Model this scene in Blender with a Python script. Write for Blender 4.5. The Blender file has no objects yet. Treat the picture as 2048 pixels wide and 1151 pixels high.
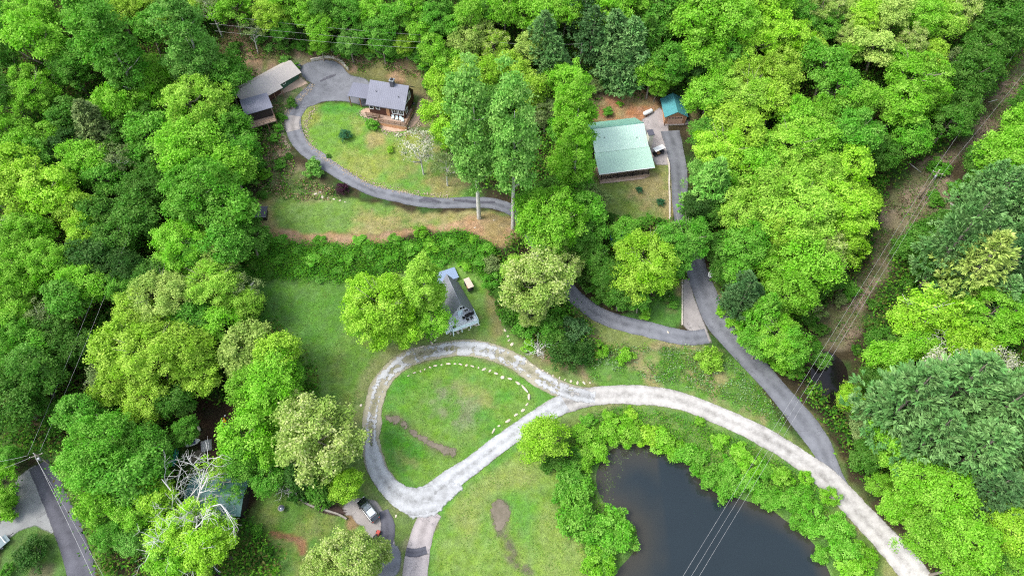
import bpy, math, random
import numpy as np
from mathutils import Vector, Matrix
R = math.radians
SC = bpy.context.scene
COL = SC.collection
random.seed(7); RNG = np.random.default_rng(7)

# ---------------------------------------------------------------- camera
CAMH = 125.0; PITCH = R(55.0); HF = R(73.0)
F = 1024.0 / math.tan(HF / 2)
cam = bpy.data.objects.new('camera', bpy.data.cameras.new('camera'))
COL.objects.link(cam); SC.camera = cam
cam.location = (0, 0, CAMH); cam.rotation_euler = (math.pi / 2 - PITCH, 0, 0)
cam.data.sensor_width = 36; cam.data.lens = 18 / math.tan(HF / 2)
cam.data.clip_start = 1; cam.data.clip_end = 6000

# ---------------------------------------------------------------- world, sun, exposure
SUN_EL, SUN_AZ = R(56), R(-100)      # azimuth measured from +Y towards +X
w = bpy.data.worlds.new('World'); SC.world = w; w.use_nodes = True
nt = w.node_tree; bg = nt.nodes['Background']
sky = nt.nodes.new('ShaderNodeTexSky'); sky.sky_type = 'NISHITA'; sky.sun_disc = False
sky.sun_elevation = SUN_EL; sky.sun_rotation = SUN_AZ; sky.altitude = 700
sky.air_density = 1.0; sky.dust_density = 4.0; sky.ozone_density = 1.0
hs = nt.nodes.new('ShaderNodeHueSaturation'); hs.inputs['Saturation'].default_value = 0.55
nt.links.new(sky.outputs[0], hs.inputs['Color']); nt.links.new(hs.outputs[0], bg.inputs[0])
bg.inputs[1].default_value = 0.15
sl = bpy.data.lights.new('sun', 'SUN'); sl.energy = 1.2; sl.angle = R(20); sl.color = (1, .96, .9)
sun = bpy.data.objects.new('sun', sl); COL.objects.link(sun)
sd = Vector((math.sin(SUN_AZ) * math.cos(SUN_EL), math.cos(SUN_AZ) * math.cos(SUN_EL), math.sin(SUN_EL)))
sun.rotation_euler = (-sd).to_track_quat('-Z', 'Y').to_euler()
SC.view_settings.view_transform = 'Standard'; SC.view_settings.look = 'None'
SC.view_settings.exposure = 1.46; SC.view_settings.gamma = 1
SC.render.engine = 'CYCLES'
SC.cycles.max_bounces = 5; SC.cycles.diffuse_bounces = 3; SC.cycles.glossy_bounces = 2
SC.cycles.transmission_bounces = 2; SC.cycles.transparent_max_bounces = 6
SC.cycles.use_denoising = False; SC.cycles.filter_width = 1.15

# ---------------------------------------------------------------- photo pixel <-> world
sp, cp = math.sin(PITCH), math.cos(PITCH)
def W(px, py, z):
    u = (np.asarray(px, float) - 1024) / F; v = (575.5 - np.asarray(py, float)) / F
    dy = cp + v * sp; dz = -sp + v * cp
    t = (z - CAMH) / dz
    return u * t, dy * t
def PX(x, y, z):
    zz = np.asarray(z) - CAMH
    dep = y * cp - zz * sp; up = y * sp + zz * cp
    dep = np.maximum(dep, 1.0)
    return 1024 + F * x / dep, 575.5 - F * up / dep
def DEP(x, y, z): return y * cp - (z - CAMH) * sp

CTRL = [(0,1151,1),(200,1151,0),(500,1151,0),(850,1151,-.5),(1000,1100,-.3),(1200,1151,-.6),(1650,1151,-.6),(1830,1151,0),(2048,1151,6),
(60,930,3),(100,1050,1.5),(300,1000,2),(450,1000,1),(600,1050,.5),(740,1020,.3),(870,1010,0),(900,830,.8),(1000,900,.3),(1060,820,.8),(1160,795,1.2),
(1400,820,1.5),(1650,930,1),(1740,1040,.5),(1300,900,-.5),(750,700,2),(930,700,2),(920,640,3),(650,700,3),(600,600,4.5),(850,520,6.5),(550,560,6),
(550,500,9.5),(750,495,10),(950,480,10),(1000,510,8),(600,450,12),(800,440,12),(960,430,11.5),(1005,408,11.5),(850,403,13),(700,360,15),(600,300,17),
(600,210,19.5),(660,160,20.5),(700,190,20.2),(770,215,20),(830,250,18.5),(750,300,17),(900,340,15),(800,380,13.8),(530,210,19),(550,190,20.5),
(480,120,26),(700,100,27),(850,140,26),(600,60,34),(800,40,38),(1000,100,28),(1000,0,42),(700,0,44),(400,0,40),(200,0,34),(0,0,34),(0,200,22),
(200,200,20),(400,200,20),(300,350,13),(100,400,12),(270,420,9),(200,600,7),(130,750,5),(0,700,9),(0,900,5),(350,600,7),(400,750,4),(520,750,2.5),
(1100,600,5),(1150,600,4.5),(1280,660,3.5),(1400,670,3),(1120,450,9),(1100,300,13),(1050,430,10.5),(1240,340,12),(1300,260,13.2),(1350,245,13.6),
(1250,400,10.5),(1340,430,8.5),(1250,190,18),(1160,140,24),(1200,50,34),(1380,100,30),(1380,0,40),(1400,560,5),(1450,650,3.3),(1530,740,2),
(1610,840,1.3),(1350,330,11),(1500,450,6),(1500,250,12),(1600,120,24),(1600,0,34),(1800,100,26),(1800,0,30),(1650,300,10),(1700,500,2),
(1660,740,-2),(1680,640,-1),(1780,400,4),(1860,330,6.5),(1950,230,11),(2048,100,17),(2048,0,22),(2048,250,14),(1950,420,7),(2048,450,11),
(1850,550,4),(2048,650,10),(1800,700,1.5),(1900,850,5),(2048,900,9),(1800,950,3),(1900,1100,5)]
CTRL = [(a, b, c if c < 8 else 8 + (c - 8) * .55) for a, b, c in CTRL]
_c = np.array([(*W(a, b, c), c) for a, b, c in CTRL])
def _phi(r2): return 0.5 * r2 * np.log(r2 + 1e-9)
_n = len(_c); _d2 = ((_c[:, None, :2] - _c[None, :, :2]) ** 2).sum(-1) / 1e4
_A = np.zeros((_n + 3, _n + 3)); _A[:_n, :_n] = _phi(_d2) + np.eye(_n) * 2e-3
_P = np.c_[np.ones(_n), _c[:, :2] / 100]; _A[:_n, _n:] = _P; _A[_n:, :_n] = _P.T
_w = np.linalg.solve(_A, np.r_[_c[:, 2], 0, 0, 0])
def seg_dist(x, y, P, closed=True):
    """distance to polyline and inside flag"""
    P = np.asarray(P, float); n = len(P); d = np.full(x.shape, 1e18); ins = np.zeros(x.shape, bool)
    for i in range(n if closed else n - 1):
        ax, ay = P[i]; bx, by = P[(i + 1) % n]; dx, dy = bx - ax, by - ay
        t = np.clip(((x - ax) * dx + (y - ay) * dy) / (dx * dx + dy * dy + 1e-12), 0, 1)
        d = np.minimum(d, (x - ax - t * dx) ** 2 + (y - ay - t * dy) ** 2)
        if closed:
            c = ((ay > y) != (by > y)); yy = by - ay if by != ay else 1e-9
            ins ^= c & (x < dx * (y - ay) / yy + ax)
    return np.sqrt(d), ins
def smooth_poly(P, n=6, closed=True):
    P = np.asarray(P, float); out = []; m = len(P)
    for i in range(m if closed else m - 1):
        p = [P[(i + k) % m] if closed else P[min(max(i + k, 0), m - 1)] for k in (-1, 0, 1, 2)]
        for k in range(n):
            t = k / n
            out.append(.5 * ((2 * p[1]) + (-p[0] + p[2]) * t + (2 * p[0] - 5 * p[1] + 4 * p[2] - p[3]) * t * t + (-p[0] + 3 * p[1] - 3 * p[2] + p[3]) * t ** 3))
    if not closed: out.append(P[-1])
    return np.array(out)
PONDZ = -1.3; CREEKZ = -2.6
POND_PX = [(1195,930),(1225,893),(1270,880),(1310,888),(1345,905),(1385,925),(1410,965),(1450,985),(1500,1000),(1535,1010),(1575,1040),(1610,1065),
           (1640,1100),(1665,1151),(1700,1230),(1560,1290),(1300,1290),(1215,1230),(1225,1151),(1265,1100),(1270,1060),(1240,1030),(1205,1005),(1190,965)]
CREEK_PX = [(1648,700),(1690,725),(1700,770),(1694,820),(1668,830),(1640,790),(1618,745)]
def topoly(pts, z): return smooth_poly(np.array([W(a, b, z) for a, b in pts]), 4)
POND = topoly(POND_PX, PONDZ); CREEK = topoly(CREEK_PX, CREEKZ)
def Hraw(x, y):
    x = np.asarray(x, float); y = np.asarray(y, float); sh = x.shape; xf = x.ravel(); yf = y.ravel()
    out = np.zeros(xf.shape)
    # evaluate the spline on clamped coordinates so it cannot run away far outside
    xc = np.clip(xf, -215, 215); yc = np.clip(yf, 5, 245)
    for s in range(0, len(xf), 40000):
        e = slice(s, s + 40000)
        r2 = ((xc[e, None] - _c[None, :, 0]) ** 2 + (yc[e, None] - _c[None, :, 1]) ** 2) / 1e4
        out[e] = _phi(r2) @ _w[:_n] + _w[_n] + _w[_n + 1] * xc[e] / 100 + _w[_n + 2] * yc[e] / 100
    out = np.clip(out, -6, 48)
    return out.reshape(sh)
def Hh(x, y):
    x = np.asarray(x, float); y = np.asarray(y, float)
    h = Hraw(x, y)
    for P, z, bl in ((POND, PONDZ, 5.0), (CREEK, CREEKZ, 3.0)):
        x0, y0 = P.min(0) - bl; x1, y1 = P.max(0) + bl
        m = (x > x0) & (x < x1) & (y > y0) & (y < y1)
        if not np.any(m): continue
        if h.ndim == 0: xx, yy, hh = x[None], y[None], h[None]
        else: xx, yy, hh = x[m], y[m], h[m]
        d, ins = seg_dist(xx, yy, P)
        k = np.clip(d / bl, 0, 1); k = k * k * (3 - 2 * k)
        o = (z + .12) * (1 - k) + np.maximum(hh, z + .25) * k
        o = np.where(ins, z + .12 - np.clip(d * .45, 0, 1.8), o)
        if h.ndim == 0: h = o[0]
        else: h[m] = o
    return h
def G(px, py, up=0.0):
    """where the ray through this pixel meets the ground raised by up"""
    z = 8.0
    for i in range(30):
        x, y = W(px, py, z + up); zn = float(Hh(np.array(x), np.array(y)))
        z = z + (zn - z) * .7
    return float(x), float(y), float(zn)
def gpoly(pts, n=5, closed=True, sm=True):
    q = [G(a, b)[:2] for a, b in pts]
    return smooth_poly(q, n, closed) if sm else np.array(q)
_lat = RNG.random((256, 256))
def vn(x, y, s, o=0):
    x = x / s + o * 17.3; y = y / s + o * 31.7
    xi = np.floor(x).astype(int); yi = np.floor(y).astype(int); fx = x - xi; fy = y - yi
    fx = fx * fx * (3 - 2 * fx); fy = fy * fy * (3 - 2 * fy)
    g = lambda a, b: _lat[a % 256, b % 256]
    return (g(xi, yi) * (1 - fx) + g(xi + 1, yi) * fx) * (1 - fy) + (g(xi, yi + 1) * (1 - fx) + g(xi + 1, yi + 1) * fx) * fy
def fbm(x, y, s, o=0, n=4):
    r = 0; a = .5; t = 0
    for i in range(n): r = r + a * vn(x, y, s / 2 ** i, o + i); t += a; a *= .55
    return r / t
def A(r, g, b, k=.8):
    f = lambda c: (c / 255 / 12.92 if c <= 10 else ((c / 255 + .055) / 1.055) ** 2.4) * k
    return (f(r), f(g), f(b))

# ---------------------------------------------------------------- objects
def tag(o, label=None, cat=None, group=None, kind=None):
    if label: o['label'] = label
    if cat: o['category'] = cat
    if group: o['group'] = group
    if kind: o['kind'] = kind
    return o
def empty(name, loc=(0, 0, 0), rz=0, label=None, cat=None, group=None):
    o = bpy.data.objects.new(name, None); COL.objects.link(o); o.location = loc; o.rotation_euler = (0, 0, rz)
    o.empty_display_size = .5
    return tag(o, label, cat, group)
class MB:
    def __init__(s): s.v = []; s.f = []; s.sm = []
    def add(s, vs, fs, smooth=False):
        b = len(s.v); s.v += [tuple(p) for p in vs]; s.f += [tuple(b + i for i in f) for f in fs]; s.sm += [smooth] * len(fs); return s
    def box(s, x0, x1, y0, y1, z0, z1, rz=0, c=None, bev=0):
        vs = [(x, y, z) for z in (z0, z1) for x, y in ((x0, y0), (x1, y0), (x1, y1), (x0, y1))]
        if rz:
            cx, cy = c if c else ((x0 + x1) / 2, (y0 + y1) / 2); ca, sa = math.cos(rz), math.sin(rz)
            vs = [(cx + (x - cx) * ca - (y - cy) * sa, cy + (x - cx) * sa + (y - cy) * ca, z) for x, y, z in vs]
        return s.add(vs, [(3, 2, 1, 0), (4, 5, 6, 7), (0, 1, 5, 4), (1, 2, 6, 5), (2, 3, 7, 6), (3, 0, 4, 7)])
    def slab(s, quad, t):
        """a quad (4 points, counterclockwise from outside) given thickness t below"""
        q = [Vector(p) for p in quad]; n = (q[1] - q[0]).cross(q[3] - q[0]).normalized() * t
        vs = q + [p - n for p in q]
        return s.add(vs, [(0, 1, 2, 3), (7, 6, 5, 4), (1, 0, 4, 5), (2, 1, 5, 6), (3, 2, 6, 7), (0, 3, 7, 4)])
    def prism(s, pts, z0, z1):
        n = len(pts)
        return s.add([(x, y, z0) for x, y in pts] + [(x, y, z1) for x, y in pts],
                     [tuple(range(n))[::-1], tuple(range(n, 2 * n))] + [(i, (i + 1) % n, n + (i + 1) % n, n + i) for i in range(n)])
    def tube(s, pts, rad, n=6, cap=True):
        pts = [Vector(p) for p in pts]; m = len(pts); rad = rad if hasattr(rad, '__len__') else [rad] * m
        vs = []; fs = []
        up = Vector((0, 0, 1)); t0 = (pts[1] - pts[0]).normalized()
        if abs(t0.dot(up)) > .9: up = Vector((1, 0, 0))
        for i, p in enumerate(pts):
            t = (pts[min(i + 1, m - 1)] - pts[max(i - 1, 0)]).normalized()
            a = t.cross(up)
            if a.length < 1e-4: a = t.cross(Vector((0, 1, 0)))
            a.normalize(); b = a.cross(t)
            for k in range(n):
                an = 2 * math.pi * k / n; vs.append(p + (a * math.cos(an) + b * math.sin(an)) * rad[i])
        for i in range(m - 1):
            for k in range(n): fs.append((i * n + k, i * n + (k + 1) % n, (i + 1) * n + (k + 1) % n, (i + 1) * n + k))
        if cap: fs += [tuple(range(n))[::-1], tuple(range((m - 1) * n, m * n))]
        return s.add(vs, fs, True)
    def build(s, name, mat, parent=None, bevel=0):
        me = bpy.data.meshes.new(name); me.from_pydata(s.v, [], s.f); me.update()
        me.polygons.foreach_set('use_smooth', s.sm)
        o = bpy.data.objects.new(name, me); COL.objects.link(o); me.materials.append(mat)
        if parent: o.parent = parent
        if bevel:
            b = o.modifiers.new('bevel', 'BEVEL'); b.width = bevel; b.segments = 2; b.limit_method = 'ANGLE'
        return o
def npmesh(name, verts, quads, mat, col=None, attrs=None, smooth=False, parent=None):
    me = bpy.data.meshes.new(name); nv = len(verts); nq = len(quads); k = quads.shape[1]
    me.vertices.add(nv); me.vertices.foreach_set('co', verts.astype(np.float32).ravel())
    me.loops.add(nq * k); me.loops.foreach_set('vertex_index', quads.astype(np.int32).ravel())
    me.polygons.add(nq); me.polygons.foreach_set('loop_start', np.arange(0, nq * k, k, dtype=np.int32))
    me.polygons.foreach_set('loop_total', np.full(nq, k, dtype=np.int32))
    if smooth: me.polygons.foreach_set('use_smooth', np.ones(nq, bool))
    me.update(calc_edges=True)
    if col is not None:
        a = me.attributes.new('col', 'FLOAT_COLOR', 'POINT'); a.data.foreach_set('color', np.c_[col, np.ones(nv)].astype(np.float32).ravel())
    for n, v in (attrs or {}).items():
        a = me.attributes.new(n, 'FLOAT', 'POINT'); a.data.foreach_set('value', v.astype(np.float32))
    me.materials.append(mat)
    o = bpy.data.objects.new(name, me); COL.objects.link(o)
    if parent: o.parent = parent
    return o

# ---------------------------------------------------------------- materials
class NT:
    def __init__(s, name):
        s.m = bpy.data.materials.new(name); s.m.use_nodes = True; s.t = s.m.node_tree; s.t.nodes.clear()
        s.out = s.t.nodes.new('ShaderNodeOutputMaterial')
    def n(s, typ, ins=None, **kw):
        x = s.t.nodes.new('ShaderNode' + typ)
        for k, v in kw.items(): setattr(x, k, v)
        for k, v in (ins or {}).items():
            if isinstance(v, bpy.types.NodeSocket): s.t.links.new(v, x.inputs[k])
            else: x.inputs[k].default_value = v
        return x
    def link(s, a, b): s.t.links.new(a, b)
    def mix(s, f, a, b, mode='MIX'):
        x = s.t.nodes.new('ShaderNodeMix'); x.data_type = 'RGBA'; x.blend_type = mode
        for i, v in ((0, f), (6, a), (7, b)):
            if isinstance(v, bpy.types.NodeSocket): s.t.links.new(v, x.inputs[i])
            else: x.inputs[i].default_value = v if i == 0 else (*v[:3], 1)
        return x.outputs[2]
    def math(s, op, a, b=0, c=0):
        x = s.t.nodes.new('ShaderNodeMath'); x.operation = op
        for i, v in enumerate((a, b, c)):
            if isinstance(v, bpy.types.NodeSocket): s.t.links.new(v, x.inputs[i])
            else: x.inputs[i].default_value = v
        return x.outputs[0]
    def ramp(s, f, stops):
        x = s.t.nodes.new('ShaderNodeValToRGB'); s.t.links.new(f, x.inputs[0]); e = x.color_ramp.elements
        while len(e) < len(stops): e.new(.5)
        for i, (p, c) in enumerate(stops): e[i].position = p; e[i].color = (c, c, c, 1) if not hasattr(c, '__len__') else (*c[:3], 1)
        return x.outputs[0]
    def noise(s, scale, detail=4, rough=.6, vec=None):
        ins = {'Scale': scale, 'Detail': detail, 'Roughness': rough}
        if vec is None: vec = s.n('TexCoord').outputs['Object']
        ins['Vector'] = vec
        return s.n('TexNoise', ins).outputs[0]
def surf(name, c, var=.25, scale=1.5, rough=.8, c2=None, metal=0, bump=.0, spec=.5, fine=8, coat=0):
    """solid surface with two scales of real colour variation"""
    t = NT(name); n1 = t.noise(scale, 5); n2 = t.noise(scale * fine, 3)
    f = t.math('ADD', t.math('MULTIPLY', n1, .6), t.math('MULTIPLY', n2, .4))
    lo = tuple(x * (1 - var) for x in (c2 or c)); hi = tuple(min(1, x * (1 + var)) for x in c)
    col = t.ramp(f, [(.32, lo), (.68, hi)])
    ins = {'Base Color': col, 'Roughness': rough, 'Metallic': metal, 'Specular IOR Level': spec, 'Coat Weight': coat}
    if bump:
        ins['Normal'] = t.n('Bump', {'Height': n2, 'Strength': bump, 'Distance': .05}).outputs[0]
    p = t.n('BsdfPrincipled', ins); t.link(p.outputs[0], t.out.inputs[0]); return t.m
def striped(name, c, pitch=.4, dark=.7, axis='X', rough=.45, metal=0, var=.17, w=.12, spec=.5):
    """standing seams or boards along one object axis"""
    t = NT(name); tc = t.n('TexCoord').outputs['Object']; sx = t.n('SeparateXYZ', {0: tc}).outputs[axis]
    fr = t.math('FRACT', t.math('DIVIDE', sx, pitch)); ln = t.math('LESS_THAN', fr, w)
    nz = t.noise(.5, 6, .7); nz2 = t.noise(7, 3)
    base = t.ramp(t.math('ADD', t.math('MULTIPLY', nz, .6), t.math('MULTIPLY', nz2, .4)), [(.3, tuple(x * (1 - var) for x in c)), (.7, tuple(x * (1 + var) for x in c))])
    col = t.mix(ln, base, tuple(x * dark for x in c))
    b = t.n('Bump', {'Height': ln, 'Strength': .4, 'Distance': .03})
    p = t.n('BsdfPrincipled', {'Base Color': col, 'Roughness': rough, 'Metallic': metal, 'Normal': b.outputs[0], 'Specular IOR Level': spec}); t.link(p.outputs[0], t.out.inputs[0]); return t.m
def leafmat(name, flower=None, frac=.5, trans=.38):
    """foliage: the colour is each crown's own (object colour), varied leaf by leaf"""
    t = NT(name); oi = t.n('ObjectInfo'); tint = t.n('Attribute', attribute_name='tint').outputs['Fac']
    rnd = t.n('Attribute', attribute_name='rnd').outputs['Fac']
    c = oi.outputs['Color']
    hsv = t.n('HueSaturation', {'Color': c, 'Hue': t.math('MULTIPLY_ADD', tint, -.036, .509), 'Saturation': t.math('MULTIPLY_ADD', tint, -.14, 1.04),
                                'Value': t.math('ADD', t.math('MULTIPLY_ADD', tint, .5, .66), t.math('MULTIPLY', rnd, .38))}).outputs[0]
    if flower:
        m = t.math('GREATER_THAN', t.math('ADD', t.math('MULTIPLY', tint, .45), t.math('MULTIPLY', rnd, .55)), 1 - frac)
        hsv = t.mix(m, hsv, flower)
    d = t.n('BsdfDiffuse', {'Color': hsv}); g = t.n('BsdfGlossy', {'Color': (1, 1, 1, 1), 'Roughness': .6})
    tr = t.n('BsdfTranslucent', {'Color': hsv})
    m1 = t.n('MixShader', {0: trans, 1: d.outputs[0], 2: tr.outputs[0]}); m2 = t.n('MixShader', {0: .012, 1: m1.outputs[0], 2: g.outputs[0]})
    t.link(m2.outputs[0], t.out.inputs[0]); return t.m
def coverm(name='ground_cover'):
    t = NT(name); c = t.n('Attribute', attribute_name='col').outputs['Color']
    d = t.n('BsdfDiffuse', {'Color': c}); tr = t.n('BsdfTranslucent', {'Color': c})
    m = t.n('MixShader', {0: .2, 1: d.outputs[0], 2: tr.outputs[0]}); t.link(m.outputs[0], t.out.inputs[0]); return t.m
LEAF = leafmat('leaves'); FLOWER = leafmat('leaves_with_flowers', A(212, 222, 146), .32)
FLOWER2 = leafmat('white_blossom', A(225, 225, 200), .62); NEEDLE = leafmat('needles', trans=.12)
COVER = coverm()
BARK = surf('bark', (.22, .19, .15), .35, 2, .9); PALEBARK = surf('pale_bark', (.5, .48, .43), .25, 2, .9)
DEADWOOD = surf('bleached_wood', (.62, .60, .57), .2, 1.5, .85)

# ---------------------------------------------------------------- ground sheet
def axis(a, b, st, far):
    core = list(np.arange(a, b + st, st)); out = []; s = st; x = a
    while x > -far: s *= 1.35; x -= s; out.append(x)
    hi = []; s = st; x = core[-1]
    while x < far: s *= 1.35; x += s; hi.append(x)
    return np.array(out[::-1] + core + hi)
gx = axis(-160, 160, .45, 1800); gy = axis(14, 205, .45, 1800)
GX, GY = np.meshgrid(gx, gy); GZ = Hh(GX, GY)
px_, py_ = PX(GX, GY, GZ)
# real soil, grass and litter colours by area of the property
wx = px_ + (fbm(GX, GY, 6, 1) - .5) * 26 + (fbm(GX, GY, 1.4, 2) - .5) * 10
wy = py_ + (fbm(GX, GY, 6, 5) - .5) * 20 + (fbm(GX, GY, 1.4, 6) - .5) * 8
litter = np.array(A(70, 62, 42)); col = np.ones(GX.shape + (3,)) * litter
n1 = fbm(GX, GY, 5, 9); n2 = fbm(GX, GY, 1.2, 12)
col = col * (0.7 + .6 * n2[..., None])
green = np.array(A(60, 92, 34)); k = np.clip((n1 - .45) * 5, 0, 1)[..., None]; col = col * (1 - k) + green * k * (.7 + .6 * n2[..., None])
def paint(pts, c, soft=8, amt=1.0, c2=None, nscale=4, nlo=.4, nhi=.6, seed=20, raw=False, closed=True, width=None):
    global col
    P = smooth_poly(np.array(pts, float), 4, closed)
    x0, y0 = P.min(0) - 60; x1, y1 = P.max(0) + 60
    X, Y = (px_, py_) if raw else (wx, wy)
    m = (X > x0) & (X < x1) & (Y > y0) & (Y < y1) & (GY > 5)
    if not m.any(): return
    d, ins = seg_dist(X[m], Y[m], P, closed)
    if width is None: sdv = np.where(ins, d, -d); a = np.clip(.5 + sdv / soft, 0, 1)
    else: a = np.clip(.5 + (width - d) / soft, 0, 1)
    gxm, gym = GX[m], GY[m]
    cc = np.ones((m.sum(), 3)) * np.array(c)
    if c2 is not None:
        t = np.clip((fbm(gxm, gym, nscale, seed) - nlo) / (nhi - nlo), 0, 1)[:, None]; cc = cc * (1 - t) + np.array(c2) * t
    cc = cc * (.82 + .36 * fbm(gxm, gym, .9, seed + 3, 2))[:, None]
    a = (a * amt)[:, None]
    col[m] = col[m] * (1 - a) + cc * a
GR = A(92, 148, 44); GR2 = A(118, 158, 58); TAN = A(168, 158, 98); DIRT = A(172, 142, 104); BR = A(128, 102, 78); DG = A(78, 134, 42); STRAW = A(150, 136, 100)
# central field and the cabin yard
paint([(500,500),(960,500),(1000,560),(1000,640),(1100,740),(1180,770),(1500,800),(1600,900),(1560,900),(1300,800),(1120,850),(1000,980),(900,1060),(850,1150),(700,1160),(560,1160),(500,1000),(560,900),(640,860),(600,740),(520,640),(490,560)], GR, 8, c2=GR2, nscale=9)
paint([(510,560),(700,560),(700,640),(640,720),(560,650),(510,620)], DG, 30, .7, c2=A(80,132,40))
paint([(690,680),(800,700),(760,760),(700,900),(650,820)], A(104,140,52), 30, .7, c2=A(120,132,66))
paint([(860,640),(1000,640),(1090,740),(1000,700),(900,690),(830,700)], A(104,146,52), 14, .8, c2=A(150,140,90), nlo=.5, nhi=.7)
paint([(960,560),(1010,560),(1040,700),(1120,752),(1080,750),(1000,690)], A(150,136,88), 20, .75, c2=GR)
paint([(1060,690),(1190,690),(1200,770),(1120,765)], A(160,140,100), 20, .9, c2=A(120,140,70))
# worn strips beside the gravel
paint([(770,1000),(730,900),(728,820),(760,745),(840,705),(930,692),(1030,715),(1100,757),(1170,785)], A(138,138,88), 14, .7, closed=False, width=28, c2=A(110,140,62))
# gravel island
paint([(745,905),(742,860),(748,810),(762,770),(790,735),(830,712),(880,700),(930,696),(980,703),(1030,722),(1085,760),(1140,785),(1190,795)], A(152,148,112), 12, .85, closed=False, width=13, c2=A(118,140,74), nscale=3)
# gravel island
paint([(770,880),(765,820),(800,760),(860,722),(930,716),(1000,740),(1060,785),(1062,820),(1010,880),(940,940),(880,972),(820,970),(785,930)], A(84,150,36), 8, c2=A(112,152,50), nscale=7)
paint([(840,790),(900,760),(960,780),(970,830),(920,860),(850,830)], A(140,136,116), 30, .6, c2=GR, nscale=2.2, nlo=.35, nhi=.6)
paint([(770,828),(800,826),(830,855),(880,885),(915,900),(905,915),(870,905),(820,870),(780,845)], A(122,112,84), 14, .6, raw=True, c2=A(92,100,56), nscale=1.5)
# lawn south of the gravel
for q_, c_, k_ in (([(800,900),(840,920),(830,950),(800,930)], TAN, .5), ([(900,760),(1000,790),(1000,830),(930,800)], TAN, .45), ([(820,780),(860,770),(850,800),(815,810)], GR2, .6), ([(560,700),(640,720),(680,800),(600,780)], GR2, .6), ([(540,600),(640,590),(660,640),(580,660)], A(96,140,60), .6), ([(960,860),(1000,850),(960,910),(930,920)], A(132,150,70), .6)): paint(q_, c_, 26, k_, c2=GR, nscale=2.5)
paint([(850,1160),(870,1050),(920,990),(1000,930),(1060,880),(1110,920),(1180,1040),(1180,1160),(1180,1300),(860,1300)], A(126,158,60), 8, c2=A(98,152,46), nscale=10)
paint([(900,1030),(960,960),(1040,920),(1070,960),(980,1000),(940,1080)], A(150,160,84), 30, .7)
paint([(1090,1000),(1160,1060),(1190,1160),(1100,1160),(1060,1060)], A(150,164,76), 30, .6)
paint([(985,1000),(1010,1000),(1022,1025),(1020,1070),(1040,1110),(1068,1140),(1060,1150),(1020,1130),(995,1080),(980,1030)], A(110,104,84), 9, .9, raw=True, c2=A(124,146,64), nlo=.42, nhi=.58, nscale=2)
paint([(1120,850),(1200,812),(1300,795),(1420,825),(1540,880),(1640,960),(1600,980),(1500,900),(1300,850),(1150,900)], A(110,140,60), 12, .8, c2=A(140,140,84))
paint([(1100,850),(1170,810),(1290,800),(1400,822),(1500,860),(1640,950),(1760,1080),(1830,1160)], A(150,148,100), 14, .8, closed=False, width=32, c2=A(120,146,66))
paint([(1620,960),(1660,990),(1740,1080),(1800,1160),(1700,1160),(1640,1060),(1600,1000)], A(140,144,84), 14, .9, c2=A(100,130,50))
paint([(1110,900),(1150,855),(1240,815),(1340,812),(1440,845),(1540,890),(1630,945),(1700,1050),(1760,1160),(1660,1160),(1600,1060),(1450,1000),(1380,930),(1270,890),(1200,940),(1240,1030),(1280,1080),(1230,1160),(1190,1160),(1130,1000)], A(84,132,46), 12, 1, c2=A(112,146,62))
paint([(815,180),(850,160),(880,200),(890,300),(850,310),(825,270)], A(96,136,52), 14, .9, c2=A(150,132,98))
# meadow between the road and the gravel
paint([(1180,640),(1410,690),(1500,745),(1570,850),(1560,870),(1420,800),(1200,775),(1160,700)], A(96,140,50), 10, 1, c2=A(150,146,92), nlo=.5, nhi=.66)
paint([(1150,600),(1200,640),(1290,672),(1400,690),(1390,700),(1200,690),(1140,650)], A(164,146,104), 10, .8, c2=A(120,140,66))
paint([(1240,640),(1290,600),(1365,560),(1368,650),(1300,650)], A(80,128,42), 8, 1, c2=A(140,134,84), nlo=.55, nhi=.7)
paint([(1420,530),(1440,560),(1500,700),(1600,800),(1680,900),(1690,960),(1660,900),(1560,780),(1450,680),(1400,560)], A(150,134,92), 10, .8, c2=A(98,128,56))
# upper yards
paint([(500,420),(540,370),(620,380),(700,400),(850,425),(1010,425),(1010,440),(950,455),(850,455),(700,470),(520,470)], A(112,148,58), 7, c2=A(160,152,92), nlo=.42, nhi=.6, nscale=6)
paint([(505,445),(620,468),(740,468),(900,445),(960,430),(1040,440),(1040,480),(980,490),(900,458),(740,488),(600,492),(505,470)], A(178,142,104), 8, 1, c2=A(160,140,90))
paint([(610,215),(660,205),(730,212),(760,240),(840,270),(900,320),(940,400),(850,400),(760,385),(690,352),(640,320),(610,280)], A(112,158,48), 7, 1, c2=A(146,158,70), nscale=7)
paint([(650,205),(735,212),(740,250),(700,225),(640,222)], A(66,146,30), 14, .8)
paint([(820,320),(900,300),(960,390),(860,400),(800,390)], A(156,142,92), 24, .7, c2=GR)
paint([(728,268),(760,262),(770,285),(740,295)], A(176,148,100), 12, .7)
paint([(500,150),(560,110),(620,110),(600,200),(570,280),(590,340),(560,380),(520,330),(500,240)], A(150,132,108), 10, 1, c2=A(104,126,66))
paint([(430,60),(520,70),(640,85),(760,120),(870,110),(870,190),(800,160),(700,150),(600,115),(540,130),(440,110)], A(156,128,98), 16, 1, c2=A(110,112,62), nscale=4)
paint([(740,110),(860,115),(870,190),(820,170),(750,150)], A(172,140,104), 14, .8, c2=A(130,128,76))
paint([(550,360),(600,330),(650,370),(640,400),(560,400)], A(110,134,64), 14, .7, c2=A(160,146,110))
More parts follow.
